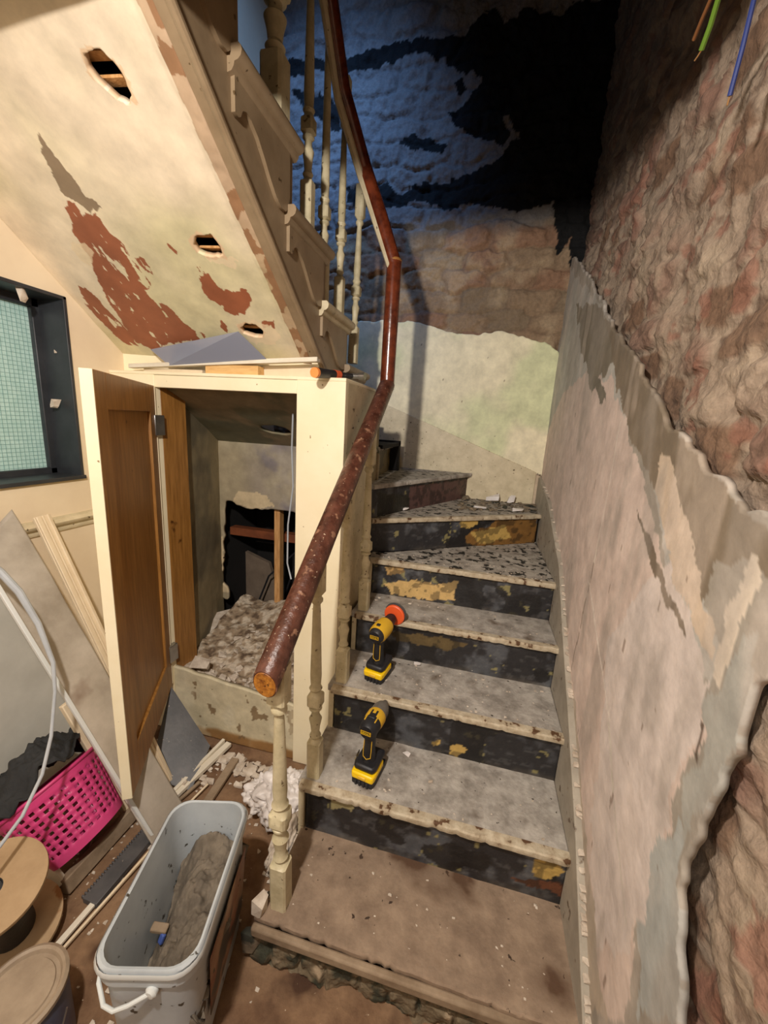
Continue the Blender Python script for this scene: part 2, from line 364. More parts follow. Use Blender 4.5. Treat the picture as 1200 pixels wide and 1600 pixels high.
def back_col(P, s, t):
    n = fbm(P, 7, 4, 11); P0 = P*np.array([1,0,1])+np.array([0,YB+.01,0]); e, i = cells(P[:,0]+.14*fbm(P0,6,3,31), P[:,2]+.15*fbm(P0,4,3,30), .27, .12, 3)
    c = np.tile(np.array([138.,116,92]), (len(P),1))
    c = mixc(c, (138,100,78), ss(.55,.8,i)*.6); c = mixc(c, (120,104,84), ss(.3,.1,i)*.7); c = mixc(c, (170,150,122), ss(.5,.7,n)*.7)
    c = mixc(c, (100,80,62), ss(.12,.0,e)*.4)
    up = ss(2.62,2.70,P[:,2]+(n-.5)*.15)                  # whitewashed and sooty above this height
    c = mixc(c, (122,122,124), up*.8)
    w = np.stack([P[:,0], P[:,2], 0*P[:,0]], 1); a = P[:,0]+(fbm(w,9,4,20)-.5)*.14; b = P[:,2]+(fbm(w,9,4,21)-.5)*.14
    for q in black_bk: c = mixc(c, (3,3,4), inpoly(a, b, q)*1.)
    return c
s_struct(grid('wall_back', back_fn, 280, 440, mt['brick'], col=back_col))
wb = bpy.data.objects['wall_back']
def low_keep(P, s, t):
    w = np.stack([P[:,0], P[:,2], 0*s], 1)
    return inpoly(P[:,0]+(fbm(w,30,3,40)-.5)*.02, P[:,2]+(fbm(w,30,3,41)-.5)*.03, bw_low)
def low_col(P, s, t):
    n = fbm(P, 3, 3, 50); c = np.tile(np.array([232.,222,190]), (len(P),1))
    c = mixc(c, (196,206,158), ss(.45,.65,n)*.6)
    # below the slanting string line the paint is pinker beige
    a = pt(610,637,y=YB-.04); b = pt(833,738,y=YB-.04); zl = a.z+(b.z-a.z)*(P[:,0]-a.x)/(b.x-a.x)
    c = mixc(c, (198,178,152), (P[:,2] < zl)*1.)
    c = mixc(c, (96,80,60), (np.abs(P[:,2]-zl) < .006)*(fbm(P,40,2,52) > .36)*1.)
    c = mixc(c, (90,70,50), (fbm(P,45,2,53) > .86)*.6)
    return c
def low_fn(s, t):
    x = -1.0+1.43*s; z = .9+1.4*t; P = np.stack([x, 0*x+YB-.045, z], 1); P[:,1] -= (fbm(P,5,3,54)-.5)*.006; return P
grid('plaster', low_fn, 240, 230, mt['plaster'], parent=wb, col=low_col, keep=low_keep, solid=.03)
# string board on the back wall (diagonal skirting)
a = pt(612,640,y=YB-.05); b = pt(833,738,y=YB-.05)
m = MB(); m.prism([(a.x-.25, YB-.052, a.z+.11), (b.x+.02, YB-.052, b.z), (b.x+.02, YB-.052, .9), (a.x-.25, YB-.052, .9)], (0,.012,0))
m.build('stair_skirting', mt['cream_old'], wb, bevel=.003)
# right wall -------------------------------------------------------------
edge_px = [(884,392),(903,404),(918,420),(930,442),(945,470),(958,498),(980,540),(1000,556),(1020,590),(1040,632),(1060,664),(1078,684),(1100,710),(1130,740),(1160,765),(1200,800),(1260,850),
           (1260,1040),(1200,1075),(1180,1120),(1160,1190),(1130,1245),(1105,1300),(1092,1350),(1074,1395),(1080,1440),(1074,1500),(1075,1600),(1080,1700),(1000,2000),(800,1800),(850,1500),(820,1000),(820,392)]
pl_edge = P2(edge_px, x=XR)
zones = [  # (outline, colour) on the plaster, later ones on top
    ([(820,380),(1300,380),(1300,1700),(820,1700)], (158,150,138)),
    ([(880,395),(960,500),(1000,600),(1060,760),(1110,900),(1140,1000),(1110,1060),(1060,900),(1010,700),(930,600),(900,620),(860,740),(820,740)], (184,180,172)),
    ([(835,740),(880,620),(925,575),(962,600),(985,660),(1005,740),(1030,830),(1060,900),(1090,980),(1112,1060),(1112,1130),(1095,1190),(1085,1240),(1062,1290),(1040,1350),(1020,1420),(1008,1490),(985,1600),(930,1600),(905,1400),(890,1200),(870,1000),(850,850)], (214,194,182)),
    ([(1040,880),(1060,870),(1112,1020),(1112,1120),(1070,1240),(1000,1500),(940,1500),(930,1300),(960,1000)], (216,203,195)),
    ([(905,470),(940,480),(990,560),(985,575),(960,570),(935,600),(915,560)], (128,118,102)),
    ([(950,490),(1010,560),(1060,660),(1110,720),(1200,805),(1260,860),(1260,960),(1190,870),(1170,860),(1140,880),(1115,915),(1095,900),(1075,860),(1060,800),(1020,760),(985,660),(960,560)], (128,114,96)),
    ([(920,560),(935,590),(950,600),(952,630),(925,600)], (120,112,98)),
    ([(1040,720),(1060,715),(1072,740),(1080,830),(1105,900),(1130,960),(1125,1020),(1095,960),(1060,870),(1030,770)], (206,186,164)),
    ([(1000,800),(1040,870),(1070,960),(1075,990),(1050,950),(1015,860)], (120,106,90)),
    ([(1185,850),(1200,860),(1190,940),(1160,1020),(1130,1060),(1120,1040),(1150,960)], (214,200,182)),
    ([(1110,1100),(1150,1040),(1180,1000),(1200,1020),(1180,1090),(1140,1200),(1110,1270),(1085,1340),(1090,1240),(1108,1180)], (168,166,158)),
    ([(1040,1320),(1082,1290),(1090,1340),(1070,1400),(1078,1600),(1010,1600),(1015,1450)], (174,176,172)),
    ([(870,860),(892,980),(910,1200),(945,1500),(965,1600),(930,1600),(900,1400),(880,1200),(868,1000)], (182,168,150)),
]
zones = [(P2(q, x=XR), c) for q, c in zones]
def right_fn(s, t):
    y = -.3+3.12*s; z = 0+4.4*t; P = np.stack([0*y+XR+.034, y, z], 1)
    e, i = cells(y+.11*fbm(P,6,3,60), z+.12*fbm(P,5,3,61), .21, .095, 8)
    d = ss(.0,.3,e)*(.002+.020*i)*ss(.38,.6,fbm(P,4,3,59))+(fbm(P,9,5,62)-.5)*.065+(fbm(P,38,4,63)-.5)*.026
    low = ss(.75,.3,z+.4*(y-.5))*.03+ss(1.3,1.6,z+.2*(y-1))*.0
    P[:,0] -= d+low+ss(2.0,2.3,z-.1*y)*-.02; return P
def right_col(P, s, t):
    n = fbm(P, 8, 4, 65); P0 = P*np.array([0,1,1])+np.array([XR+.034,0,0]); e, i = cells(P[:,1]+.11*fbm(P0,6,3,60), P[:,2]+.12*fbm(P0,5,3,61), .21, .095, 8)
    c = np.tile(np.array([148.,130,112]), (len(P),1))
    brick = ss(.05,.3,e)*ss(.5,.75,i+.5*(fbm(P,6,3,66)-.5))*ss(.38,.6,fbm(P0,4,3,59)); c = mixc(c, (122,88,74), brick*.75)
    c = mixc(c, (108,80,60), ss(.3,.15,i)*ss(.1,.3,e)*.8); c = mixc(c, (172,154,132), ss(.52,.68,n)*.7)
    c = mixc(c, (130,86,70), ss(.66,.7,fbm(P,16,3,67))*.6); c = mixc(c, (92,72,58), ss(.36,.3,fbm(P,20,3,68))*.6)
    c = mixc(c, (64,54,46), ss(2.35,2.6,P[:,2])*.5)  # upper wall darkened: shade above the ceiling edge put into the colour
    return c
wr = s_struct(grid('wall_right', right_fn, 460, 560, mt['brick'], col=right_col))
def rp_fn(s, t):
    y = -.3+3.06*s; z = 0+2.75*t; P = np.stack([0*y+XR, y, z], 1)
    P[:,0] += (fbm(P,3,3,70)-.5)*.012+(fbm(P,18,3,71)-.5)*.004; return P
def rp_keep(P, s, t):
    w = np.stack([P[:,1], P[:,2], 0*s], 1)
    return inpoly(P[:,1]+(fbm(w,22,4,72)-.5)*.05, P[:,2]+(fbm(w,22,4,73)-.5)*.05, pl_edge)
def rp_col(P, s, t):
    w = np.stack([P[:,1], P[:,2], 0*s], 1); a = P[:,1]+(fbm(w,12,5,74)-.5)*.09; b = P[:,2]+(fbm(w,12,5,75)-.5)*.09
    c = np.tile(np.array([160.,152,140]), (len(P),1))
    for q, k in zones: c = mixc(c, k, inpoly(a, b, q)*1.)
    n = fbm(w*np.array([1,.35,1]), 9, 4, 76); c = mixc(c, (168,158,148), ss(.5,.66,n)*.45); c = mixc(c, (222,206,194), ss(.46,.34,n)*.35)
    c = mixc(c, (112,92,78), (fbm(w*np.array([3,.4,1]),30,2,77) > .86)*.5)
    # scored lines and chips
    for (p, q, wd, kk) in (((935,880),(975,660),.003,(226,214,200)),((898,1050),(935,880),.0022,(130,112,96)),((927,910),(960,1130),.004,(228,216,204)),((958,1130),(966,1240),.006,(214,204,190)),((1112,1130),(1100,1190),.003,(90,74,62)),((968,1250),(990,1450),.004,(206,196,184))):
        A = pt(*p, x=XR); B = pt(*q, x=XR); dy, dz = B.y-A.y, B.z-A.z; L = math.hypot(dy, dz)
        u = ((P[:,1]-A.y)*dy+(P[:,2]-A.z)*dz)/L; v = np.abs((P[:,1]-A.y)*dz-(P[:,2]-A.z)*dy)/L
        c = mixc(c, kk, ((u > 0)&(u < L)&(v < wd*(.4+1.2*fbm(w,40,2,78))))*.85)
    return c
grid('plaster', rp_fn, 560, 500, mt['plaster'], parent=wr, col=rp_col, keep=rp_keep, solid=.012)

# ------------------------------------------------------------------ lower staircase
st = thing('staircase', 'worn timber stairs with black painted risers turning left at the back wall', 'staircase', (-.04,.74,0))
def riser(k, A, B, z0, z1, patches):
    A = Vector(A); B = Vector(B); d = (B-A); L = d.length; nu = max(int(L/.006), 8); nv = int((z1-z0)/.006)
    nrm = Vector((d.y, -d.x, 0)).normalized()
    def fn(s, t):
        P = np.stack([A.x+d.x*s, A.y+d.y*s, z0+(z1-z0)*t], 1); q = (fbm(P,10,3,80+k)-.5)*.006
        P[:,0] += nrm.x*q; P[:,1] += nrm.y*q; return P
    pp = []
    for poly, c in patches:
        out = []
        for u, v in poly:   # intersect the ray with the riser plane
            D = RW @ np.array([u-600, v-800, F]); tt = (A.x*nrm.x+A.y*nrm.y)/(D[0]*nrm.x+D[1]*nrm.y)
            X = Vector((tt*D[0], tt*D[1], CH+tt*D[2])); out.append(((X-A).dot(d)/L, X.z))
        pp.append((out, c))
    def cf(P, s, t):
        n = fbm(P, 14, 4, 90+k); c = np.tile(np.array([40.,39,41]), (len(P),1))
        c = mixc(c, (92,95,100), ss(.48,.68,n)*.75); c = mixc(c, (120,120,118), ss(.60,.66,fbm(P*np.array([1,1,2.2]),34,4,92+k))*.3); c = mixc(c, (108,98,84), ss(.2,0,t)*.5*ss(.3,.6,fbm(P,20,3,99)))
        c = mixc(c, (150,140,90), (fbm(P,34,3,95+k) > .72)*.8); c = mixc(c, (22,20,20), (fbm(P,9,2,97+k) > .62)*.7)
        w = np.stack([s*L, P[:,2], 0*s], 1); a = s*L+(fbm(w,30,3,33)-.5)*.03; b = P[:,2]+(fbm(w,30,3,34)-.5)*.03
        for q, kk in pp:
            mm = inpoly(a, b, q); c = mixc(c, kk, mm*1.); c = mixc(c, np.array(kk)*.62, mm*(fbm(w,26,3,35) > .56)*.8)
        return c
    return grid('riser', fn, nu, nv, mt['riser'], parent=st, col=cf, solid=.015)
YEL = (190,158,88); BRN = (128,92,46)
rp = {1: [([(515,1243),(560,1250),(552,1268),(535,1262),(520,1266)], (150,140,100)), ([(832,1345),(870,1342),(880,1362),(850,1375),(830,1365)], YEL), ([(800,1370),(890,1380),(890,1400),(820,1385)], (100,60,40))],
      2: [([(672,1160),(686,1156),(690,1164),(676,1168)], YEL), ([(702,1166),(722,1160),(728,1170),(712,1182),(702,1176)], YEL)],
      3: [([(600,985),(690,995),(730,1005),(700,1015),(620,1000)], (96,80,50))],
      4: [([(601,911),(639,907),(650,906),(669,911),(716,909),(717,919),(710,922),(708,939),(661,936),(612,930)], (206,172,112)), ([(600,885),(632,882),(630,893),(606,900)], (186,150,96))],
      5: [([(727,838),(740,828),(765,822),(790,800),(838,800),(838,848),(760,855),(728,850)], BRN), ([(735,832),(790,820),(800,840),(750,850)], YEL), ([(716,818),(720,806),(745,804),(748,818),(735,825),(718,826)], YEL)],
      6: [([(590,770),(640,775),(640,800),(590,806)], (40,38,30)), ([(640,760),(732,748),(730,785),(640,800)], (92,66,62))],
      7: [([(592,700),(620,696),(620,740),(592,745)], (110,92,50))]}
nose = .022
for k in range(0, 5):
    y = YN[k]+nose; z0 = 0 if k == 0 else ZN[k-1]-.005
    if k: riser(k, (XSL,y,0), (XS,y,0), z0, ZN[k]-.02, rp.get(k, []))
PV = Vector((-.47,1.78,0))
n5 = (Vector((-.47,1.79,0)), Vector((XS,2.34,0))); n6 = (Vector((-.47,1.80,0)), Vector((-.035,YB-.03,0))); n7 = (Vector((-.50,1.80,0)), Vector((-.545,YB-.03,0)))
for k, (a, b) in ((5,n5),(6,n6),(7,n7)):
    d = (b-a).normalized(); nn = Vector((-d.y, d.x, 0))*nose
    riser(k, a+nn, b+nn, ZN[k-1]-.005, ZN[k]-.02, rp[k])
def tread(poly, z, m, th=.026):
    return MB().prism([(p[0], p[1], z-th) for p in poly], (0,0,th)).build('tread', m, st, bevel=.004)
for k in range(1, 5):
    y1 = YN[k+1]+nose+.01 if k < 4 else None
    if k < 4: tread([(XSL-.03,YN[k]+.02), (XS,YN[k]+.02), (XS,y1), (XSL-.03,y1)], ZN[k], mt['tread'] if k < 3 else mt['tread'])
tread([(XSL-.03,YN[4]+.02), (XS,YN[4]+.02), (XS,2.4), (-.40,1.84), (XSL-.03,1.82)], ZN[4], mt['tread_tar'])
tread([(-.475,1.80), (XS,2.355), (XS+.02,YB-.03), (-.05,YB-.02), (-.2,2.5), (-.47,1.84)], ZN[5], mt['tread_tar'])
tread([(-.47,1.83), (-.05,YB-.04), (-.6,YB-.04), (-.535,1.84)], ZN[6], mt['tread_tar'])
tread([(-.515,1.82), (-.56,YB-.04), (-1.4,YB-.04), (-1.4,2.06), (-.60,2.06), (-.58,1.83)], ZN[7], mt['tread_tar'])
# worn nosings: a rough rounded strip along the front of every tread
def nosing(a, b, z, mm, w=.03, th=.03):
    a = Vector(a); b = Vector(b); d = (b-a); L = d.length; n = max(int(L/.012), 4); u = d/L; f_ = Vector((u.y, -u.x, 0))
    prof = [(-w,.0006),(-.004,.0006),(0,-.003),(.001,-.011),(-.001,-.020),(-.006,-.023),(-w,-.023)]
    v = []; r = random.Random(int(z*1000)); wob = 0
    for i in range(n+1):
        p = a+u*(L*i/n); wob = wob*.7+r.uniform(-.0016,.0016)
        chip = -.005 if r.random() < .12 else 0
        for j, (o_, h_) in enumerate(prof):
            q = 1 if 0 < j < 6 else 0
            v.append(p+f_*(o_+q*(wob+chip)) + Vector((0,0,z+h_+q*wob*.6)))
    m_ = len(prof); f = []
    for i in range(n):
        for j in range(m_): j2 = (j+1) % m_; f.append((i*m_+j, i*m_+j2, (i+1)*m_+j2, (i+1)*m_+j))
    f += [tuple(range(m_)), tuple(range(n*m_, n*m_+m_))[::-1]]
    return MB().add(v, f).build('nosing', mm, st, smooth=40)
for k in range(1, 5): nosing((XSL-.01 if k > 1 else XSL-.02, YN[k],0), (XS,YN[k],0), ZN[k], mt['nosing'])
nosing(n5[0], n5[1], ZN[5], mt['nosing']); nosing(n6[0], n6[1], ZN[6], mt['tread']); nosing(n7[0], n7[1], ZN[7], mt['tread_tar'])
# bottom step: brown top, split timber front, rough stones underneath
tread([(-.455,.755), (XS+.02,.755), (XS+.02,1.02), (-.455,1.02)], ZN[0], mt['tread0'], .03)
nosing((-.47,.74,0), (XS+.02,.74,0), ZN[0], mt['tread0'], .04, .035)
MB().bar((-.47,.728,.128), (XS+.02,.735,.128), .02, .03).build('nosing', mt['oldwood'], st, bevel=.006)
def fo(s_, t):      # rough stone footing under the bottom step, front then left return
    L1 = XS+.48; L = L1+.30; d = s_*L; x = np.where(d < .30, -.462, -.462+(d-.30)); y = np.where(d < .30, .752+.30-d, .752)
    P = np.stack([x, y, .122*t-.006], 1); e, i = cells(d, P[:,2]+.01*fbm(P,9,2,201), .085, .085, 4)
    q = ss(0,.25,e)*(.006+.012*i)+(fbm(P,16,4,202)-.5)*.035+(fbm(P,60,3,203)-.5)*.012
    P[:,0] -= np.where(d < .31, q, 0); P[:,1] -= np.where(d > .29, q, 0); return P
def fc(P, s_, t):
    n = fbm(P,18,4,204); c = np.tile(np.array([112.,98,76]), (len(P),1)); c = mixc(c, (58,58,44), ss(.5,.62,n)); c = mixc(c, (156,136,110), ss(.4,.28,n)); return c
grid('stone_footing', fo, 260, 34, mt['brick'], parent=st, col=fc)
MB().chunk((-.478,.742,.062), (.032,.022,.05), 21).build('foundation_stone', mt['stone'], st, smooth=60)
MB().chunk((-.462,.765,.178), (.022,.035,.028), 8).build('plaster_lump', mt['rubble'], st, smooth=0)
# solid side below the treads (outer string / closing panels, left)
m = MB(); pl = [(1.0,0),(1.0,ZN[1]-.026),(YN[2]+nose,ZN[1]-.026),(YN[2]+nose,ZN[2]-.026),(YN[3]+nose,ZN[2]-.026),(YN[3]+nose,ZN[3]-.026),(YN[4]+nose,ZN[3]-.026),(YN[4]+nose,ZN[4]-.026),(1.9,ZN[4]-.026),(1.9,0)]
m.prism([(XSL-.025,a,b) for a, b in pl], (.02,0,0)); m.build('outer_string', mt['cream_old'], st, bevel=.002)
# right wall string
m = MB(); tp = [(.2,.0)]
ys = [.5,YN[0],YN[1],YN[2],YN[3],YN[4],2.2,YB-.06]; zs = [.0,ZN[0]+.03,ZN[1]+.075,ZN[2]+.08,ZN[3]+.08,ZN[4]+.08,ZN[5]+.10,ZN[5]+.18]
poly = [(XS,a,b) for a, b in zip(ys, zs)]+[(XS,YB-.06,.02),(XS,.5,.0)]
poly[0] = (XS,.5,.05); poly[-1] = (XS,.5,-.01)
m.prism(poly, (.035,0,0)); m.build('wall_string', mat('string_right', (146,138,124), (172,163,148), sc=9, rough=.6, bump=.3, bsc=40, spots=[((100,84,68), 26, .64, .05)]), st, bevel=.003)
m = MB(); r = random.Random(9)
for i in range(60):     # chipped edge of the string
    t = r.random()*(len(ys)-2)+1; k = int(t); fr = t-k; y = ys[k]+(ys[k+1]-ys[k])*fr; z = zs[k]+(zs[k+1]-zs[k])*fr
    m.chunk((XS+.014,y,z+.001), (.012,.014,.004), i)
tag(m.build('chipped_edge', mt['rubble'], st, smooth=0), kind='stuff')

# ------------------------------------------------------------------ railing
XB = -.415
rl = thing('stair_railing', 'brown round handrail on turned cream balusters along the stairs', 'railing', (XB,.79,ZN[0]))
r0 = Vector((-.43,.735,.892)); r1 = Vector((-.43,1.76,1.665)); r2 = Vector((-.43,1.76,2.15))
def rail_pts(a, b, n): return [a.lerp(b, i/n) for i in range(n+1)]
dd = (r1-r0).normalized(); NC = Vector((-.05,-1,-.12)).normalized()
def plumb(m_, n, k, org):      # move ring k onto the plumb-cut plane through org
    for q in range(k*n, k*n+n): p_ = m_.v[q]; m_.v[q] = p_+dd*((org-p_).dot(NC)/dd.dot(NC))
tb = MB().tube([r0, r0.lerp(r1,.015)]+rail_pts(r0, r1, 14)[1:], [.0315]+[.0335]*15, 24); plumb(tb, 24, 0, r0); plumb(tb, 24, 1, r0+dd*.006)
o = tb.build('handrail', mt['rail_old'], rl); o['label'] = 'scuffed lower handrail with paint specks'
te = MB().tube([r0-dd*.002, r0+dd*.004], [.0285,.0305], 24); plumb(te, 24, 0, r0-dd*.002); plumb(te, 24, 1, r0+dd*.004)
o = te.build('rail_end', mt['rail_end'], rl); o['label'] = 'bare orange sawn end of handrail'
o = MB().tube([r1+Vector((0,0,-.02)), r1+Vector((0,0,.1)), r2], .031, 24).build('handrail', mt['rail'], rl); o['label'] = 'glossy red-brown upright length of handrail'
B_ = pt(569,262,x=-.565); C_ = pt(534,140,x=-.61); D_ = pt(514,0,x=-.63); E_ = D_+Vector((0,-.25,.18))
o = MB().tube([r2+Vector((0,0,-.012)), r2.lerp(B_,.5), B_, C_, D_, E_], [.031,.031,.030,.03,.03,.03], 24).build('handrail', mt['rail'], rl); o['label'] = 'upper handrail climbing towards the ceiling'
MB().lathe([(.0,-.012),(.03,-.006),(.0325,0),(.03,.006),(0,.012)], 24, Matrix.Translation(r2)).build('brass_joint', mat('joint', (150,100,50), (180,130,70), rough=.3, bump=.1), rl)
MB().tube([p+Vector((-.008,-.012,-.036)) for p in (r2, r2.lerp(B_,.5), B_, C_, D_, E_)], .014, 8).build('rail_core', mt['cream_old'], rl)
def baluster(h, sq_lo=.17, s=1.0, sq_hi=.12):
    """turned baluster, square foot and top, local z 0..h"""
    q = .021*s
    prof = [(q,0),(q,sq_lo),(q*.9,sq_lo+.002),(q*.62,sq_lo+.012),(q*.86,sq_lo+.022),(q*.6,sq_lo+.034),(q*.72,sq_lo+.06),(q*.95,sq_lo+.085),(q*.6,sq_lo+.10),(q*.58,sq_lo+.115),(q*.95,sq_lo+.122),(q*.95,sq_lo+.127),(q*.55,sq_lo+.132)]
    z = sq_lo+.132
    prof += [(q*1.02,z+.006),(q*1.02,z+.04),(q*.9,z+.045),(q*.72,z+.055),(q*.95,z+.065),(q*.72,z+.075),(q*.82,z+.11),(q*.56,h-sq_hi-.05),(q*.5,h-sq_hi-.03),(q*.85,h-sq_hi-.02),(q*.85,h-sq_hi-.012),(q*.6,h-sq_hi-.004),(q,h-sq_hi+.008),(q,h)]
    sq = {0,1, 13,14, len(prof)-1, len(prof)-2}
    return prof, sq
def add_bal(base, h, lean=(0,0), s=1.0, lo=.17, name='baluster', hi=.12):
    prof, sq = baluster(h, lo, s, hi)
    sh = Matrix(((1,0,lean[0],base[0]),(0,1,lean[1],base[1]),(0,0,1,base[2]),(0,0,0,1)))
    return MB().lathe(prof, 24, sh, sq).build(name, mt['baluster'], rl, smooth=40)
def rail_z(y): return r0.z+(r1.z-r0.z)*(y-r0.y)/(r1.y-r0.y)-.036
for k, y in ((0,.79),(1,1.045),(2,1.30),(3,1.555)):
    add_bal((XB-(.012 if k else 0), y, ZN[k]), rail_z(y)-ZN[k]+.015, lean=(-.012,0), s=1.15 if k == 0 else 1.05, lo=(.145 if k == 0 else .13), hi=(.11,.12,.14,.16)[k])
# balusters of the upper flight
XU = -.645
ub = [(552,540,290,.95),(531,430,125,.9),(507,340,-40,.9),(481,280,-120,.95),(430,110,-260,1.5)]
# ------------------------------------------------------------------ upper staircase
up = thing('upper_staircase', 'cream painted flight overhead with scrolled tread brackets and peeling plaster underside', 'staircase', (-1,1.4,1.7))
XU0 = -.62
def zb(y): return 1.715+.705*(1.44-y)
NY = [1.45-.262*k for k in range(-2, 5)]; NZ = [1.915+.177*k for k in range(-2, 5)]
# string board, stepped top
pts_ = []
for k in range(len(NY)):
    pts_ += [(NY[k]+.275, NZ[k]-.03), (NY[k]+.013, NZ[k]-.03)]
poly = [(XU0, a, b) for a, b in pts_ if True]
poly = poly+[(XU0, .45, pts_[-1][1]), (XU0, .45, zb(.45)), (XU0, 1.75, zb(1.75)), (XU0, 1.99, zb(1.9))]
MB().prism(poly, (-.03,0,0)).build('string_board', mt['string'], up, smooth=0)
MB().tube([(XU0+.004, 1.72, zb(1.72)+.004), (XU0+.004, .5, zb(.5)+.004)], .010, 10).build('string_bead', mt['string'], up)
MB().tube([(XU0+.002, 1.72, zb(1.72)+.024), (XU0+.002, .5, zb(.5)+.024)], .004, 8).build('string_bead', mt['string'], up)
for k in range(len(NY)):
    y, z = NY[k], NZ[k]
    MB().box((XL+.0, y+.0, z-.03), (XU0+.004, y+.30, z)).build('tread', mt['string'], up, bevel=.004)
    if k < len(NY)-1: MB().box((XL+.0, y+.013, z), (XU0+.006, y+.03, z+.15)).build('riser', mt['string'], up)
    if 0 < k:
        m = MB()   # return nosing with scotia beneath
        prof = [(0,0),(.028,0),(.034,-.006),(.036,-.014),(.033,-.024),(.026,-.030),(.018,-.032),(.016,-.040),(.010,-.048),(0,-.05)]
        m.prism([(XU0+a, y-.004, z+b) for a, b in prof], (0,.312,0)); m.build('return_nosing', mt['cream_old'] if k in (2,) else mt['string'], up, smooth=50)
        out = [(0,-.045),(0,-.115),(.012,-.118),(.022,-.112),(.03,-.095),(.045,-.088),(.065,-.092),(.095,-.108),(.125,-.135),(.155,-.165),(.185,-.19),(.215,-.203),(.24,-.20),(.255,-.185),(.262,-.16),(.262,-.045)]
        MB().prism([(XU0, y+.008+a, z+b) for a, b in out], (.010,0,0)).build('bracket', mt['string'], up, smooth=50)
# soffit: painted plaster with red-brown bare patches and broken holes
def sof_xy(u, v):    # intersect pixel ray with the soffit (z = zb(y), slightly higher to the left)
    D = RW @ np.array([u-600, v-800, F]); t = 1.
    for _ in range(30):
        X = D*t; zt = sz(np.array([X[0]]), np.array([X[1]]))[0]; 
        # z of ray: CH+t*D2 ; solve g(t)=CH+t*D2 - zt
        g = CH+t*D[2]-zt; e = 1e-4; X2 = D*(t+e); g2 = CH+(t+e)*D[2]-sz(np.array([X2[0]]), np.array([X2[1]]))[0]
        t -= g/((g2-g)/e)
    return (t*D[0], t*D[1])
def sz(x, y):
    k = np.clip((x-XL)/(XU0-XL), 0, 1); zl = 1.766+.796*(1.399-y); zr = 1.715+.705*(1.44-y); return zl*(1-k)+zr*k
def SP(q): return [sof_xy(u, v) for u, v in q]
red = [SP(q) for q in (
    [(103,310),(118,318),(130,335),(150,332),(165,358),(190,378),(200,400),(215,418),(232,440),(228,455),(245,475),(262,478),(285,500),(302,515),(318,520),(300,530),(270,535),(240,545),(215,535),(195,510),(172,475),(160,450),(150,430),(140,400),(122,380),(112,350)],
    [(125,447),(140,455),(160,475),(185,500),(208,525),(215,540),(200,540),(170,515),(145,490),(130,470)],
    [(305,415),(322,420),(335,440),(352,455),(385,452),(392,470),(385,490),(365,492),(345,480),(325,465),(310,440)],
    [(345,500),(356,510),(358,520),(343,508)],[(408,500),(428,503),(430,515),(412,512)],[(260,378),(275,390),(278,400),(264,388)],[(212,402),(228,408),(238,430),(222,420)],[(305,520),(320,522),(318,540),(300,535)])]
grey = [SP(q) for q in ([(57,205),(66,218),(82,240),(98,260),(115,280),(135,305),(160,328),(140,330),(112,312),(95,300),(85,280),(70,245)],)]
white = [SP(q) for q in ([(112,385),(130,375),(150,395),(145,415),(128,410)],[(370,510),(395,500),(425,512),(440,525),(425,540),(395,535)],[(300,385),(350,400),(370,405),(368,420),(330,408)])]
holes = [SP(q) for q in ([(134,92),(142,81),(158,80),(178,98),(198,128),(206,150),(200,160),(182,154),(156,132),(138,110)],[(300,380),(308,370),(330,368),(345,388),(349,400),(330,402),(308,394)],[(376,512),(384,506),(398,507),(412,518),(410,527),(396,525),(380,520)])]
holes[0] = [(x, y) for x, y in holes[0]]
def sf_fn(s, t):
    x = XL+(XU0-.028-XL)*s; y = .55+(1.46-.55)*t+.0; z = sz(x, y)
    P = np.stack([x, y, z], 1); bumpy = (fbm(P,5,3,100)-.5)*.010+(fbm(P,20,2,101)-.5)*.002
    edge = ss(XU0-.075, XU0-.055, x)*-.006*(.5+fbm(P,30,2,105))
    P[:,2] += bumpy+edge*.8; return P
def sf_keep(P, s, t):
    w = np.stack([P[:,0], P[:,1], 0*s], 1); a = P[:,0]+(fbm(w,50,2,102)-.5)*.01; b = P[:,1]+(fbm(w,50,2,103)-.5)*.01; k = np.ones(len(s), bool)
    for q in holes: k &= ~inpoly(a, b, q)
    return k
def sf_col(P, s, t):
    w = np.stack([P[:,0], P[:,1], 0*s], 1); a = P[:,0]+(fbm(w,50,4,104)-.5)*.026; b = P[:,1]+(fbm(w,50,4,105)-.5)*.026
    c = np.tile(np.array([232.,216,190]), (len(P),1))
    c = mixc(c, (210,202,160), ss(.42,.62,fbm(w,2.5,3,106)+.35*(t-.5))*.8)
    for q in red:
        mm = inpoly(a, b, q)&(fbm(w*np.array([1.6,.8,1]),30,4,107) < .66); c = mixc(c, (156,92,62), mm*1.)
    for q in grey: c = mixc(c, (142,122,98), inpoly(a, b, q)*1.)
    for q in white: c = mixc(c, (234,214,180), inpoly(a, b, q)*.8)
    c = mixc(c, (150,112,80), (P[:,0] > XU0-.055-.01*fbm(w,30,2,109))*(.5+.5*(fbm(w,20,3,108) > .5)))
    for q in holes:
        cx = sum(p[0] for p in q)/len(q); cy = sum(p[1] for p in q)/len(q); big = [(cx+(p[0]-cx)*1.18, cy+(p[1]-cy)*1.18) for p in q]
        c = mixc(c, (226,196,160), inpoly(a, b, big)*1.)
    return c
grid('soffit', sf_fn, 400, 420, mt['soffit'], parent=up, col=sf_col, keep=sf_keep, solid=-.018)
# laths and dark void above the holes
m = MB()
for yy in np.arange(.6,1.42,.032):
    zl, zr = sz(np.array([XL+.01, XU0-.035]), np.array([yy, yy]))
    m.bar((XL+.01, yy, zl+.037), (XU0-.035, yy, zr+.037), .024, .006)
m.build('laths', mt['lath'], up, smooth=0)
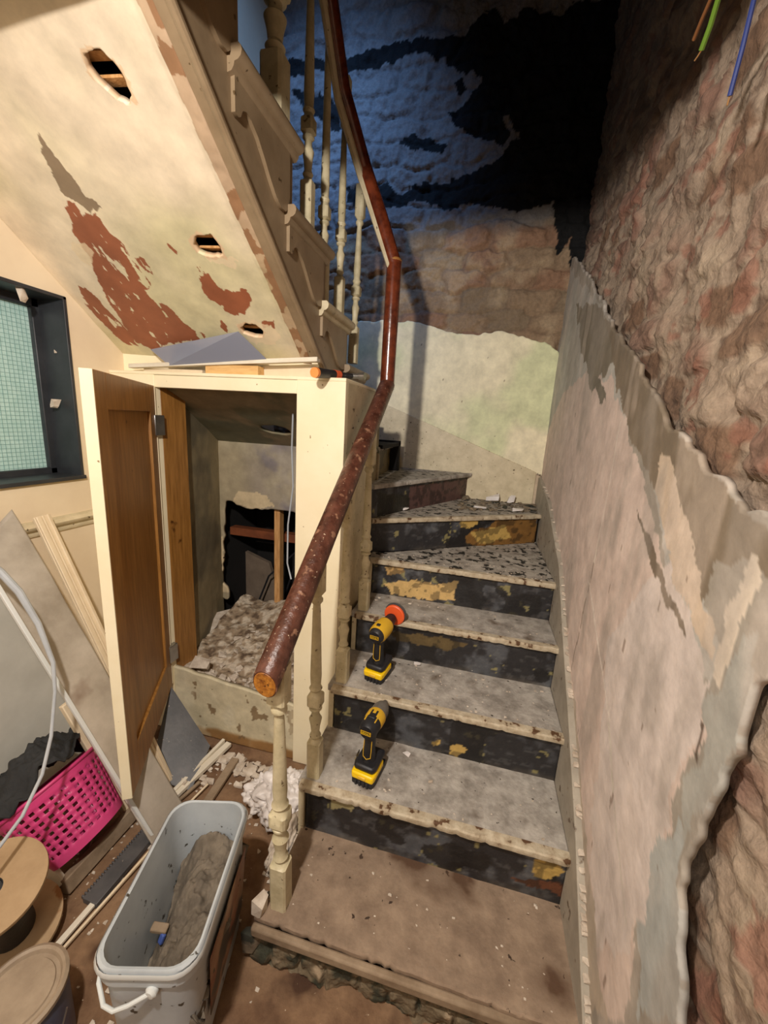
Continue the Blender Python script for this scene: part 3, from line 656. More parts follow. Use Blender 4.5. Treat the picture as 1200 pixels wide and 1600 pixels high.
# end board closing soffit down onto the cupboard
MB().prism([(XL, 1.455, 1.60), (XU0, 1.455, 1.60), (XU0, 1.455, zb(1.455)+.02), (XL, 1.455, 1.766)], (0,.02,0)).build('end_board', mt['cream'], up)
for (u, v, ztop, s) in ub:
    p = pt(u, v, x=XU); k = 0
    zt = max([NZ[i] for i in range(len(NY)) if NY[i] <= p.y <= NY[i]+.27] or [1.75])
    top = np.interp(p.y, [E_.y, D_.y, C_.y, B_.y, r2.y], [E_.z, D_.z, C_.z, B_.z, r2.z])+.0
    bx = XU; zq = pt(552,568,y=p.y).z if u == 552 else zt; zt = zq; q_ = pt(565 if u == 552 else u, ztop, y=p.y); h = q_.z-zt+.02; lean = (((q_.x-p.x)/h) if u == 552 else .0, 0)
    add_bal((bx, p.y, zt), h-.02, lean=lean, s=s, lo=.16, hi=.13)

# ------------------------------------------------------------------ cupboard
XC = -.485
cb = thing('understairs_cupboard', 'cream painted cupboard under the stairs with its door hanging open', 'cupboard', (-1,CY,0))
ox0, ox1, oz0, oz1 = -1.285, -.672, .25, 1.587
MB().box((ox1,CY-.0,0), (XC,CY+.03,CTOP)).build('right_stile', mt['cream'], cb, bevel=.002)
MB().box((XL,CY,0), (ox0,CY+.03,CTOP)).build('left_stile', mt['cream'], cb, bevel=.002)
MB().box((ox0,CY+.001,oz1), (ox1,CY+.03,CTOP-.001)).build('top_rail', mt['cream'], cb, bevel=.002)
MB().box((XC-.02,CY+.03,0), (XC,1.78,CTOP)).build('side_panel', mt['cream_old'], cb, bevel=.002)
MB().prism([(XL,CY+.0,CTOP), (XC,CY+.0,CTOP), (XC,1.78,CTOP), (XL,1.78,CTOP)], (0,0,.012)).build('top_board', mt['cream'], cb, bevel=.002)
# the low plastered front below the opening
def lowf(s, t):
    x = ox0+(ox1-ox0)*s; z = (.335-.06*s)*t; P = np.stack([x, 0*x+CY+.012, z], 1); P[:,1] += (fbm(P,6,3,120)-.5)*.012; P[:,2] += t*(fbm(P,14,3,121)-.5)*.02; return P
def lowc(P, s, t):
    c = np.tile(np.array([204.,192,160]), (len(P),1)); n = fbm(P,8,4,122)
    c = mixc(c, (150,112,66), ss(.055,.03,P[:,2]+(n-.5)*.05)); c = mixc(c, (120,96,66), (fbm(P,22,3,123) > .68)*.8); c = mixc(c, (222,212,184), ss(.45,.6,n)*.5); return c
grid('plinth', lowf, 110, 60, mt['plaster'], parent=cb, col=lowc, solid=.02)
# jamb lining (bare pine) and inside walls
MB().box((ox0-.02,CY+.03,oz0), (ox0,CY+.17,oz1+.02)).build('jamb_lining', mt['pine'], cb, bevel=.002)
yb = 2.0
def side_c(P, s, t):
    n = fbm(P,4,4,130); c = np.tile(np.array([150.,136,104]), (len(P),1)); c = mixc(c, (108,100,80), ss(.45,.62,n)*.7); return c
def inl(s, t):
    y = CY+.17+(yb-CY-.17)*s; x = ox0-.03-.13*s; z = 0+1.62*t; P = np.stack([x, y, z], 1); P[:,0] += (fbm(P,6,3,131)-.5)*.01; return P
grid('inner_side', inl, 60, 120, mt['plaster'], parent=cb, col=side_c, solid=.01)
def inr(s, t):
    y = CY+.03+(yb-CY-.03)*s; x = 0*s+XC-.03; z = 0+1.6*t; return np.stack([x, y, z], 1)
grid('inner_side', inr, 30, 60, mt['plaster'], parent=cb, col=side_c, solid=.01)
def ctop(s, t):
    x = ox0-.16+(XC-.02-ox0+.16)*s; y = CY+.03+(yb-CY-.03)*t; z = 1.60-.255*t; return np.stack([x, y, z+.01*(fbm(np.stack([x,y,z],1),6,2,9)-.5)], 1)
tophole = P2([(410,640),(420,634),(436,634),(446,645),(448,655),(425,653),(412,648)], y=1.78)
def topkeep(P, s, t): return ~((np.hypot((P[:,0]-pt(430,645,y=1.78).x)/.07, (P[:,1]-1.78)/.05)+.4*(fbm(P,20,2,7)-.5)) < 1)
def top_c(P, s, t): 
    c = np.tile(np.array([118.,116,92]), (len(P),1)); return mixc(c, (150,136,108), ss(.45,.6,fbm(P,6,4,133)))
grid('sloping_lining', ctop, 110, 70, mt['plaster'], parent=cb, col=top_c, keep=topkeep, solid=-.012)
hole = P2([(352,795),(356,784),(366,783),(374,790),(390,794),(412,796),(440,798),(475,800),(520,800),(520,1100),(320,1010),(325,985),(345,985),(350,965),(330,950),(322,935),(335,925),(358,935),(362,920),(350,905),(352,890)], y=yb)
def bk_fn(s, t):
    x = ox0-.18+(XC-.02-ox0+.18)*s; z = 1.352*t; P = np.stack([x, 0*x+yb, z], 1); P[:,1] += (fbm(P,6,3,140)-.5)*.012; return P
def bk_keep(P, s, t):
    w = np.stack([P[:,0], P[:,2], 0*s], 1); return ~inpoly(P[:,0]+(fbm(w,24,3,141)-.5)*.04, P[:,2]+(fbm(w,24,3,142)-.5)*.04, hole)
pale_above = P2([(366,783),(374,765),(400,770),(420,772),(432,790),(400,798)], y=yb); pale_left = P2([(330,840),(352,835),(352,900),(362,925),(330,920),(328,900)], y=yb)  # outlines of paler plaster above and left of the hole
def bk_c(P, s, t):
    w = np.stack([P[:,0], P[:,2], 0*s], 1); n = fbm(w,7,4,143); c = np.tile(np.array([164.,150,122]), (len(P),1))
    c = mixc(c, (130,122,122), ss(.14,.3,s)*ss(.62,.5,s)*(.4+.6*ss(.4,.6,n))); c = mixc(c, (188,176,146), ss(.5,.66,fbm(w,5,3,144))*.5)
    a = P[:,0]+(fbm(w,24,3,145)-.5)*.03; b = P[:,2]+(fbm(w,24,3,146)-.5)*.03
    for q in (pale_above, pale_left): c = mixc(c, (204,184,148), inpoly(a, b, q)*1.)
    return c
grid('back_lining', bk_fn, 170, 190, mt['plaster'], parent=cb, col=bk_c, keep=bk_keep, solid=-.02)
# void behind: near-black sheets added to stand in for its shade
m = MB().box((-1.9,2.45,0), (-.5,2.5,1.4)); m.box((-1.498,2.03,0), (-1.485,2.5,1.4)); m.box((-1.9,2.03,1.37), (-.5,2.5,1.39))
m.build('void_shade_sheets', mt['dark'], cb, smooth=0)
MB().prism([pt(380,860,y=2.3), pt(420,880,y=2.3), pt(445,960,y=2.3), pt(375,985,y=2.3)], (0,.03,0)).build('void_board', mat('voidb', (98,84,70), (120,104,88), rough=.8), cb)
p = pt(434,790,y=2.03); MB().box((p.x-.018,2.02,.15), (p.x+.018,2.07,1.2)).build('stud', mt['lath'], cb, bevel=.003)
p = pt(362,822,y=2.12); MB().box((p.x,2.10,p.z-.05), (-.55,2.16,p.z+.0)).build('noggin', mt['brown_timber'], cb, bevel=.003)
# hinges
hy = CY-.012
for z in (1.44,.42): MB().box((ox0-.006,CY-.03,z-.04), (ox0+.022,CY+.02,z+.04)).build('hinge', mt['steel'], cb, bevel=.002)
# open door: local x along the door from hinge, y thickness
HD = Vector((ox0,CY-.005,.262)); TL = Vector((-.985,.855,.262)); dv = (TL-HD); DW = dv.length; dv.normalize(); nv = Vector((-dv.y, dv.x, 0))
if nv.x < 0: nv = -nv       # nv points to the right: inner (pine) face
def dbx(m, a0, a1, z0, z1, t0, t1):
    T = Matrix((( dv.x,nv.x,0,HD.x),(dv.y,nv.y,0,HD.y),(0,0,1,0),(0,0,0,1)))
    return m.box((a0,t0,z0), (a1,t1,z1), T)
z0, z1 = .262, 1.592
door = dbx(MB(), 0, DW, z0, z1, -.026, -.012).build('door', mt['cream'], cb, bevel=.002)
f_ = [(0,.085,z0,z1),(DW-.085,DW-.001,z0,z1),(.085,DW-.085,z0,z0+.14),(.085,DW-.085,z1-.10,z1)]
m = MB(); 
for a in f_: dbx(m, a[0], a[1], a[2], a[3], -.012, .004)
m.build('door_frame', mt['pine'], door, bevel=.002)
m = dbx(MB(), .08, DW-.08, z0+.13, z1-.09, -.013, -.006); m.build('door_panel', mt['pine'], door)
m = dbx(MB(), DW-.001, DW+.004, z0, z1, -.026, .004); m.build('door_edge', mt['cream'], door, bevel=.001)
m = dbx(MB(), -.004, .0, z0, z1, -.026, .006); dbx(m, .0, .008, z0, z1, .003, .006); m.build('door_edge', mt['cream'], door, bevel=.001)
# loose grey cable hanging in the cupboard
o = MB().tube([pt(458,640,y=1.6), pt(456,700,y=1.62), pt(458,760,y=1.64), pt(450,820,y=1.62), pt(449,880,y=1.6), pt(455,905,y=1.58)], .004, 8).build('electric_cable', mt['cable']); tag(o, 'thin grey cable hanging inside the open cupboard', 'cable')
for i, (a, b, c_) in enumerate((((465,860),(420,900),(400,950)), ((470,840),(440,850),(400,845)), ((462,880),(445,930),(455,985)))):
    o = MB().tube([pt(*a, y=2.15), pt(*b, y=2.2), pt(*c_, y=2.2)], .006, 8).build('electric_cable', mt['rubber']); tag(o, ['black cable running down low behind the cupboard stud', 'black cable crossing just under the brown timber in the wall hole', 'black cable dropping behind the stud at the far right of the hole'][i], 'cable')
# rubble heap in the cupboard
def heap(s, t):
    x = ox0-.05+(XC-.04-ox0+.05)*s; y = CY+.035+(2.06-CY-.035)*t; P = np.stack([x, y, 0*x], 1)
    P[:,2] = .295-.02*s+.14*ss(.1,1,t)*(.4+.9*fbm(P,5,3,150))+(fbm(P,26,4,151)-.5)*.035; return P
def heap_c(P, s, t):
    n = fbm(P,30,3,152); c = np.tile(np.array([150.,130,106]), (len(P),1)); c = mixc(c, (204,190,170), ss(.48,.62,n)*.85); return mixc(c, (84,66,50), ss(.42,.3,n)*.8)
o = grid('rubble', heap, 150, 150, mt['brick'], col=heap_c, solid=.05); tag(o, 'heap of broken plaster filling the cupboard bottom', 'rubble', kind='stuff')
bm_src = []
for i in range(6): bm_src.append(MB().chunk((0,0,0), (.020,.015,.007), 300+i).build('plaster_chunk', mt['rubble'], smooth=0))
r = random.Random(5); cnt = 0
for i in range(90):
    o = bm_src[i] if i < 6 else bm_src[i % 6].copy()
    if i >= 6: COL.objects.link(o)
    u = r.uniform(.15,.95); v = r.random()**1.5; x = ox0+(XC-.06-ox0)*u; y = CY+.05+.45*v; k = r.uniform(.5,1.3)
    q = np.array([[x,y,0.]]); z = (.295-.02*u+.14*float(ss(.1,1,(y-CY-.035)/(2.06-CY-.035)))*(.4+.9*fbm(q,5,3,150)[0])+(fbm(q,26,4,151)[0]-.5)*.035)
    o.location = (x, y, z+.006*k); o.rotation_euler = (r.uniform(-.5,.5), r.uniform(-.5,.5), r.uniform(0,6)); o.scale = (k,k,k)
    tag(o, 'small pale plaster chip on the rubble inside the open cupboard', 'plaster chunk', 'plaster chips on the cupboard rubble')
p = pt(312,1045,y=1.43); o = MB().chunk((p.x,1.44,.345), (.06,.03,.022), 77).build('plaster_slab', mt['rubble'], smooth=0); tag(o, 'largest pale plaster lump at left lip of cupboard opening', 'plaster chunk')
p = pt(335,960,y=1.9); 
o = MB().prism([pt(325,965,y=1.85), pt(365,955,y=1.95), pt(372,1010,y=1.75), pt(300,1020,y=1.7)], (0,.0,.02)).build('plaster_slab', mt['rubble'], smooth=0); tag(o, 'flat tan plaster slab leaning at back left of cupboard rubble', 'plaster chunk')

# ------------------------------------------------------------------ things on the cupboard
a = pt(205,573,y=1.40); b = pt(498,563,y=1.40)
o = MB(); o.bar(a, b, .03, .012); o.bar(a+Vector((0,-.008,.007)), b+Vector((0,-.008,.007)), .012, .006)
o = o.build('batten', mt['white_trim'], bevel=.002); tag(o, 'long cream batten lying across the cupboard top below the soffit', 'batten')
a = pt(322,582,y=1.40); b = pt(404,583,y=1.40)
m = MB().box((a.x,1.395,CTOP+.012), (b.x,1.44,CTOP+.046)); o = m.build('timber_block', mt['pine_light'], bevel=.002); tag(o, 'short pale pine offcut with a knot on the cupboard top', 'timber offcut')
m = MB().box((pt(228,586,y=1.42).x,1.41,CTOP+.012), (pt(320,586,y=1.42).x-.004,1.435,CTOP+.026)); o = m.build('timber_strip', mt['mould'], bevel=.002); tag(o, 'thin tan strip lying left of the pine offcut', 'timber offcut')
m = MB().box((pt(408,578,y=1.43).x,1.44,CTOP+.012), (-.63,1.452,CTOP+.055)); o = m.build('timber_board', mt['mould'], bevel=.002); tag(o, 'tan board on edge behind the hammer under the batten', 'board')
def onsof(u, v, d=.012):
    x, y = sof_xy(u, v); z = float(sz(np.array([x]), np.array([y]))[0]); P = Vector((x, y, z)); C0 = Vector((0,0,CH)); return P+(C0-P).normalized()*d
q = [onsof(235,546,.03), onsof(372,518,.02), pt(416,561,y=1.385), pt(264,571,y=1.385)]
nn = (q[1]-q[0]).cross(q[3]-q[0]).normalized()*.003
o = MB().prism(q, nn).build('acrylic_pane', mt['pane']); tag(o, 'grey translucent sheet leaning on the soffit above the batten', 'sheet')
# hammer
hm = thing('hammer', 'claw hammer with orange and black handle lying on the cupboard top', 'hammer', (-.56,1.3,CTOP+.012))
h0 = pt(491,582,y=1.29); h1 = pt(538,587,y=1.50); h1.z = CTOP+.034; u_ = (h1-h0).normalized()
MB().tube([h0, h0+u_*.012], [.0165,.0175], 20).build('end_cap', mt['hammer_orange'], hm)
MB().tube([h0+u_*.012, h0+u_*.05, h0+u_*.10, h0+u_*.13], [.0175,.0165,.0145,.0155], 20).build('grip', mt['rubber'], hm)
MB().tube([h0+u_*.13, h0+u_*.17], [.016,.015], 20).build('collar', mt['orange'], hm)
MB().tube([h0+u_*.17, h0+u_*.27], [.011,.010], 16).build('shaft', mt['rubber'], hm)
hd = h0+u_*.28; sd = u_.cross(Vector((0,0,1))).normalized()
m = MB(); m.tube([hd+sd*.055, hd+sd*.03], [.014,.014], 16); m.tube([hd+sd*.03, hd+sd*.01, hd-sd*.02], [.009,.011,.011], 12)
for s_ in (-1,1): m.tube([hd-sd*.015+u_*(s_*.006), hd-sd*.05+u_*(s_*.009)+Vector((0,0,-.004)), hd-sd*.075+u_*(s_*.011)+Vector((0,0,-.016))], [.008,.006,.003], 8)
m.build('head', mt['steel'], hm)

# ------------------------------------------------------------------ drills
def drill(loc, yaw, label, kind, pitch=0):
    t = thing('cordless_drill', label, 'power tool', (0,0,0), None)
    # battery
    m = MB(); m.prism([(-.036,-.058,0),(.036,-.058,0),(.040,-.04,0),(.040,.055,0),(-.040,.055,0),(-.040,-.04,0)], (0,0,.024))
    bt = m.build('battery', mt['rubber'], t, bevel=.004)
    m = MB(); m.prism([(-.038,-.060,.020),(.038,-.060,.020),(.041,-.045,.020),(.041,.03,.020),(-.041,.03,.020),(-.041,-.045,.020)], (0,0,.026)); m.build('battery_shell', mt['yellow'], bt, bevel=.006)
    m = MB(); m.box((-.014,-.063,.026), (.014,-.055,.038)); m.build('release_button', mt['yellow_dull'], bt, bevel=.003)
    m = MB()
    for i in range(4): m.box((-.024+i*.0135,-.062,.002), (-.017+i*.0135,-.056,.020))
    m.build('battery_ribs', mt['rubber'], bt, bevel=.001)
    m = MB(); m.prism([(-.034,-.05,.046),(.034,-.05,.046),(.04,-.03,.046),(.038,.05,.046),(-.038,.05,.046),(-.04,-.03,.046)], (0,0,.022)); m.build('foot', mt['rubber'], t, bevel=.008)
    # handle
    v = []; n = 16; rings = [(-.004,.060,.028,.034),(-.004,.075,.021,.026),(-.006,.11,.017,.024),(-.004,.145,.018,.026),(0,.17,.022,.034)]
    f = []
    for (cy, z, rx, ry) in rings:
        for k in range(n):
            a_ = 2*math.pi*k/n; v.append((rx*math.cos(a_), cy+ry*math.sin(a_), z))
    for i in range(len(rings)-1):
        for k in range(n): k2 = (k+1) % n; f.append((i*n+k, i*n+k2, (i+1)*n+k2, (i+1)*n+k))
    MB().add(v, f).build('handle', mt['rubber'], t, smooth=60)
    o = MB().tube([(-.013,-.022,.148), (-.014,-.026,.11), (-.013,-.027,.086), (0,-.030,.080), (.013,-.027,.086), (.014,-.026,.11), (.013,-.022,.148)], .0013, 6).build('grip_line', mt['yellow_dull'], t)
    MB().box((-.007,.022,.13), (.007,.034,.16)).build('trigger', mt['rubber'], t, bevel=.003)
    # motor body
    Tm = Matrix.Translation((0,-.045,.192)) @ Matrix.Rotation(-math.pi/2, 4, 'X')   # local z -> +y
    if kind == 'impact':
        MB().lathe([(.0,0),(.022,.001),(.029,.010),(.031,.03),(.031,.055)], 24, Tm).build('rear_cap', mt['rubber'], t)
        MB().lathe([(.0315,.05),(.033,.06),(.033,.085),(.031,.09)], 24, Tm).build('body_band', mt['yellow_dull'], t)
        MB().lathe([(.031,.09),(.029,.12),(.022,.14),(.014,.15),(.008,.165),(.0,.166)], 24, Tm).build('nose', mt['dusty_grey'], t)
        m = MB(); m.box((-.012,-.038+.03,.2205), (.012,.0+.03,.2245)); m.build('top_plate', mt['rubber'], t, bevel=.002)
        for s_ in (-1,1): MB().box((s_*.018-.002,-.02,.2165), (s_*.018+.002,.02,.2195)).build('body_stripe', mt['yellow_dull'], t, bevel=.001)
        m = MB().bar((-.045,-.02,.055), (-.048,.02,.05), .003, .012); m.build('belt_hook', mt['steel'], t, bevel=.001)
        m = MB().bar((-.04,-.018,.06), (-.046,-.02,.058), .01, .004); m.build('belt_hook', mt['steel'], t)
        zt, zb_ = .197, .176
    else:
        MB().lathe([(.0,0),(.022,.001),(.029,.008),(.032,.02)], 24, Tm).build('rear_cap', mt['rubber'], t)
        MB().lathe([(.0325,.018),(.036,.03),(.037,.07),(.034,.095)], 24, Tm).build('body_shell', mt['yellow_dull'], t)
        MB().lathe([(.034,.095),(.030,.105),(.024,.12),(.022,.15),(.016,.16),(0,.161)], 24, Tm).build('chuck', mt['rubber'], t)
        MB().box((-.007,-.018,.226), (.007,-.006,.2315)).build('speed_switch', mt['rubber'], t, bevel=.001)
        MB().lathe([(0,.150),(.004,.150),(.004,.172),(.040,.173),(.044,.176),(.044,.184),(.040,.187),(0,.188)], 32, Tm).build('backing_pad', mt['orange'], t)
        MB().lathe([(0,.188),(.046,.189),(.048,.194),(.046,.199),(0,.2)], 32, Tm).build('polishing_disc', mt['slate'], t)
    # maker's plate on the rear cap: yellow outline around lettering
    yb_ = -.0465
    m = MB()
    for a, b in (((-.017,.199),(.017,.199)),((.017,.199),(.017,.187)),((.017,.187),(-.017,.187)),((-.017,.187),(-.017,.199))):
        m.bar((a[0],yb_,a[1]), (b[0],yb_,b[1]), .0016, .002, (0,1,0))
    m.build('name_plate', mt['yellow_dull'], t, smooth=0)
    m = MB(); m.lathe([(0,0),(.017,.0),(.017,.001),(0,.001)], 24, Matrix.Translation((0,yb_+.001,.193)) @ Matrix.Rotation(math.pi/2,4,'X')); m.build('name_plate_back', mt['rubber'], t)
    cu = bpy.data.curves.new('maker_name','FONT'); cu.body = 'DEWALT'; cu.size = .0082; cu.align_x = 'CENTER'; cu.align_y = 'CENTER'; cu.extrude = .0003
    to = bpy.data.objects.new('maker_name', cu); dg = bpy.context.evaluated_depsgraph_get(); COL.objects.link(to)
    bpy.context.view_layer.update(); dg = bpy.context.evaluated_depsgraph_get(); me = bpy.data.meshes.new_from_object(to.evaluated_get(dg)); bpy.data.objects.remove(to)
    me.materials.clear(); me.materials.append(mt['yellow']); to = bpy.data.objects.new('maker_name', me); COL.objects.link(to); to.parent = t
    to.location = (0,yb_-.0015,.193); to.rotation_euler = (math.pi/2,0,0)
    for z in (.205,.181): MB().lathe([(0,0),(.008,0),(.008,.0012),(0,.0012)], 20, Matrix.Translation((0,yb_+.006,z)) @ Matrix.Rotation(math.pi/2,4,'X') @ Matrix.Scale(.45,4,(0,1,0))).build('yellow_badge', mt['yellow_dull'], t)
    t.location = loc; t.rotation_euler = (pitch,0,yaw); return t
p = pt(568,1232,z=ZN[1]); drill((p.x-.0,p.y+.062,ZN[1]+.001), R_(-9), 'yellow and black cordless impact driver standing on the second step up', 'impact')
p = pt(586,1068,z=ZN[2]); drill((p.x,p.y+.060,ZN[2]+.004), R_(-12), 'cordless drill with orange sanding pad standing one step above the other', 'pad', R_(5))

# ------------------------------------------------------------------ bucket
bk = thing('mortar_bucket', 'tall rectangular white plastic tub holding grey mortar on the dirt floor', 'bucket', (-.6,.65,0))
bc = Vector((-.60,.64,0)); ax = Vector((-.088,.33,0)).normalized(); bx_ = Vector((ax.y,-ax.x,0))
def rrect(hl, hw, r, z, n=6):
    out = []
    for (sx, sy, a0) in ((1,1,0),(-1,1,90),(-1,-1,180),(1,-1,270)):
        for k in range(n+1):
            a_ = R_(a0+90*k/n); out.append(bc+ax*(sy*(hl-r)+r*math.sin(a_))+bx_*(sx*(hw-r)+r*math.cos(a_))+Vector((0,0,z)))
    return out
def loft(rings, closed_last=False, closed_first=False):
    m = MB(); n = len(rings[0]); v = [p for q in rings for p in q]; f = []
    for i in range(len(rings)-1):
        for k in range(n): k2 = (k+1) % n; f.append((i*n+k, i*n+k2, (i+1)*n+k2, (i+1)*n+k))
    if closed_last: f.append(tuple(range((len(rings)-1)*n, len(rings)*n)))
    if closed_first: f.append(tuple(range(n))[::-1])
    return m.add(v, f)
HB = .40
loft([rrect(.163,.085,.04,.005), rrect(.18,.10,.05,HB-.045), rrect(.186,.106,.05,HB-.044), rrect(.187,.107,.05,HB-.002), rrect(.183,.103,.05,HB+.002), rrect(.178,.098,.048,HB), rrect(.174,.094,.046,HB-.05), rrect(.155,.078,.04,.012)], True, True).build('tub', mt['bucket_in'], bk, smooth=50)
loft([rrect(.189,.109,.052,HB-.02), rrect(.192,.112,.052,HB-.012), rrect(.189,.109,.052,HB-.004)], False).build('rim_band', mt['white'], bk, smooth=60)
m = MB(); a_ = bc+bx_*.1035; 
T = [a_+ax*-.10+Vector((0,0,.10)), a_+ax*.12+Vector((0,0,.10)), a_+ax*.135+bx_*.010+Vector((0,0,.30)), a_+ax*-.11+bx_*.010+Vector((0,0,.30))]
T = [q+bx_*(-.008 if q.z < .2 else -.008) for q in T]
m.prism(T, bx_*.002); m.build('side_label', mt['label'], bk)
fr = bc-ax*.186
m = MB(); m.tube([fr+bx_*.02+Vector((0,0,HB-.052))-ax*.004, fr-bx_*.02+Vector((0,0,HB-.072))-ax*.012, fr-bx_*.05+Vector((0,0,HB-.085))-ax*.014, fr-bx_*.075+Vector((0,0,HB-.085))-ax*.006, fr-bx_*.10+Vector((0,0,HB-.07))+ax*.02, fr-bx_*.108+Vector((0,0,HB-.05))+ax*.05, fr-bx_*.109+Vector((0,0,HB-.02))+ax*.10], .0045, 10)
m.build('carry_handle', mt['white'], bk)
MB().lathe([(0,-.004),(.012,-.004),(.013,.004),(.008,.009),(0,.010)], 16, Matrix.Translation(fr+bx_*.022+Vector((0,0,HB-.052))) @ Matrix.Rotation(math.pi/2,4,'X')).build('handle_boss', mt['white'], bk)
def mort(s, t):
    hl, hw = .160, .082; X = (s*2-1)*hw; Y = (t*2-1)*hl; x = bc.x+bx_.x*X+ax.x*Y; y = bc.y+bx_.y*X+ax.y*Y
    P = np.stack([x, y, 0*x], 1); P[:,2] = .19+.075*t+.03*ss(-.2,.6,s-.2)+(fbm(P,16,5,160)-.5)*.11; P[:,2] -= .06*ss(.35,.0,s); return P
o = grid('mortar', mort, 70, 110, mt['mortar'], solid=.04); tag(o, 'lumpy wet grey mortar lying inside the white tub', 'mortar', kind='stuff')
tr = thing('scraper', 'small wooden tool with blue grip sunk in the mortar', 'tool', bc-ax*.1+Vector((0,0,.2)))
c0 = pt(247,1460,z=.235); c1 = pt(262,1452,z=.235)
MB().bar(pt(237,1448,z=.24), pt(262,1452,z=.235), .02, .012).build('handle', mt['oldwood'], tr, bevel=.003)
MB().bar(pt(256,1458,z=.235), pt(250,1474,z=.215), .014, .01).build('grip', mt['blue'], tr, bevel=.003)

# ------------------------------------------------------------------ basket and cloth
bs = thing('laundry_basket', 'bright pink perforated plastic basket tipped against the left wall', 'basket', (-1.2,.86,.02))
b0 = pt(140,1304,z=.085); b1 = b0+Vector((-.66,-.02,.74))*.225; axb = (b1-b0).normalized()
e1 = Vector((0,0,1)).cross(axb).normalized(); e2 = axb.cross(e1)
nb, nr = 60, 22; hb = (b1-b0).length
v = []; f = []
for i in range(nr):
    t_ = i/(nr-1); rad = .100+.032*t_
    for k in range(nb):
        a_ = 2*math.pi*k/nb; v.append(b0+axb*(hb*t_)+(e1*math.cos(a_)*rad*1.15+e2*math.sin(a_)*rad))
for i in range(nr-1):
    for k in range(nb):
        if 2 < i < nr-3 and i % 2 == 1 and k % 2 == 0: continue
        k2 = (k+1) % nb; f.append((i*nb+k, i*nb+k2, (i+1)*nb+k2, (i+1)*nb+k))
f.append(tuple(range(nb))[::-1])
o = MB().add(v, f).build('basket_wall', mt['pink'], bs, smooth=40); md = o.modifiers.new('s','SOLIDIFY'); md.thickness = .003; md.offset = -1
MB().tube([b1+(e1*math.cos(a_)*.154+e2*math.sin(a_)*.134) for a_ in np.linspace(0,2*math.pi,49)], .006, 8).build('basket_rim', mt['pink'], bs)
def cl(s, t):
    a_ = s*2*math.pi; r_ = .154*(1-t)**.8+.001; P = np.zeros((len(s),3)); 
    for j in range(3): P[:,j] = b1[j]+e1[j]*np.cos(a_)*r_*1.12+e2[j]*np.sin(a_)*r_+axb[j]*(.02+.085*np.sin(np.clip(t,0,1)*math.pi*.5))
    n = fbm(P,12,4,170)-.5; n2 = np.abs(fbm(P,18,3,171)-.5)*2
    for j in range(3): P[:,j] += axb[j]*(n*.13-n2*.05+.02)
    P[:,2] += n*.02+.03*np.sin(t*math.pi*.5); P[:,0] += .03*np.sin(t*math.pi*.5); P[:,1] -= .02*(1-t)*np.cos(a_*3); return P
o = grid('black_cloth', cl, 110, 50, mt['cloth'], solid=.004); tag(o, 'crumpled black cloth bundled on top of the pink basket', 'cloth')

# ------------------------------------------------------------------ leaning and lying boards on the left
def leaner(name, a, b, w, h, m_, label, cat, side=(1,0,0)):
    o = MB().bar(a, b, w, h, side).build(name, m_, bevel=.002); return tag(o, label, cat)
q = [pt(-40,858,x=-1.46), pt(17,797,x=-1.475), pt(288,1262,z=.012), pt(240,1325,z=.012)]
nn = (q[1]-q[0]).cross(q[3]-q[0]).normalized(); 
if nn.x > 0: nn = -nn
def sheet_fn(s, t):
    A = np.outer(1-t, q[0])+np.outer(t, q[3]); B = np.outer(1-t, q[1])+np.outer(t, q[2]); P = A*(1-s)[:,None]+B*s[:,None]
    n = fbm(P,3,3,175)-.5; return P+np.outer(n*.03, np.array(nn)*-1)
o = grid('dusty_sheet', sheet_fn, 30, 80, mt['dustboard'], solid=.006); tag(o, 'long dusty grey sheet leaning against the left wall', 'sheet')
mo = MB(); a = pt(64,806,x=-1.455); b = pt(262,1225,z=.02)
mo.bar(a, b, .055, .012, (1,0,.3)); d = (b-a).normalized(); sd = d.cross(Vector((1,0,.3))).normalized(); up_ = Vector((1,0,.3)).normalized()
mo.bar(a+sd*.018+up_*.008, b+sd*.018+up_*.008, .016, .014, (1,0,.3)); mo.bar(a-sd*.016+up_*.007, b-sd*.016+up_*.007, .008, .008, (1,0,.3)); mo.bar(a+up_*.006, b+up_*.006, .006, .006, (1,0,.3))
tag(mo.build('door_moulding', mt['mould'], bevel=.002), 'length of cream architrave moulding leaning on the dado rail', 'moulding')
leaner('white_rod', pt(-60,800,x=-1.38)+Vector((.0,-.02,0)), pt(243,1316,z=.012), .012, .012, mt['white'], 'thin white plastic strip leaning diagonally across the dusty sheet', 'trim strip')
# open wooden frame standing on its edge
fm = thing('wooden_frame', 'old cream wooden frame leaning on the wall in front of the pink basket', 'frame', (-1.1,.85,0))
A = pt(100,1392,z=.015); B = pt(222,1258,z=.015); upv = (Vector((-1.47,0,1.05))-Vector((A.x,0,.015))); 
A2 = A+upv*.62; B2 = B+upv*1.0
MB().bar(A+Vector((0,0,.012)), B+Vector((0,0,.012)), .05, .03, (1,0,.3)).build('bottom_rail', mt['oldwood'], fm, bevel=.003)
MB().bar(A+Vector((-.015,.0,.012)), pt(-30,1235,z=.30), .045, .02, (.4,-1,.5)).build('stile', mt['white_trim'], fm, bevel=.003)
MB().bar(pt(200,1268,z=.03), pt(100,1100,x=-1.30), .028, .02, (1,0,.3)).build('stile', mt['mould'], fm, bevel=.003)
# panel standing behind, grey-white
q = [pt(-80,1000,x=-1.488), pt(-60,880,x=-1.488), pt(60,970,x=-1.488), pt(140,1140,x=-1.488), pt(120,1200,x=-1.488), pt(-80,1300,x=-1.488)]
m = MB(); m.prism(q, (-.01,0,0)); tag(m.build('plasterboard', mt['grey_paint']), 'plain grey-white panel standing against the wall behind the basket', 'panel')
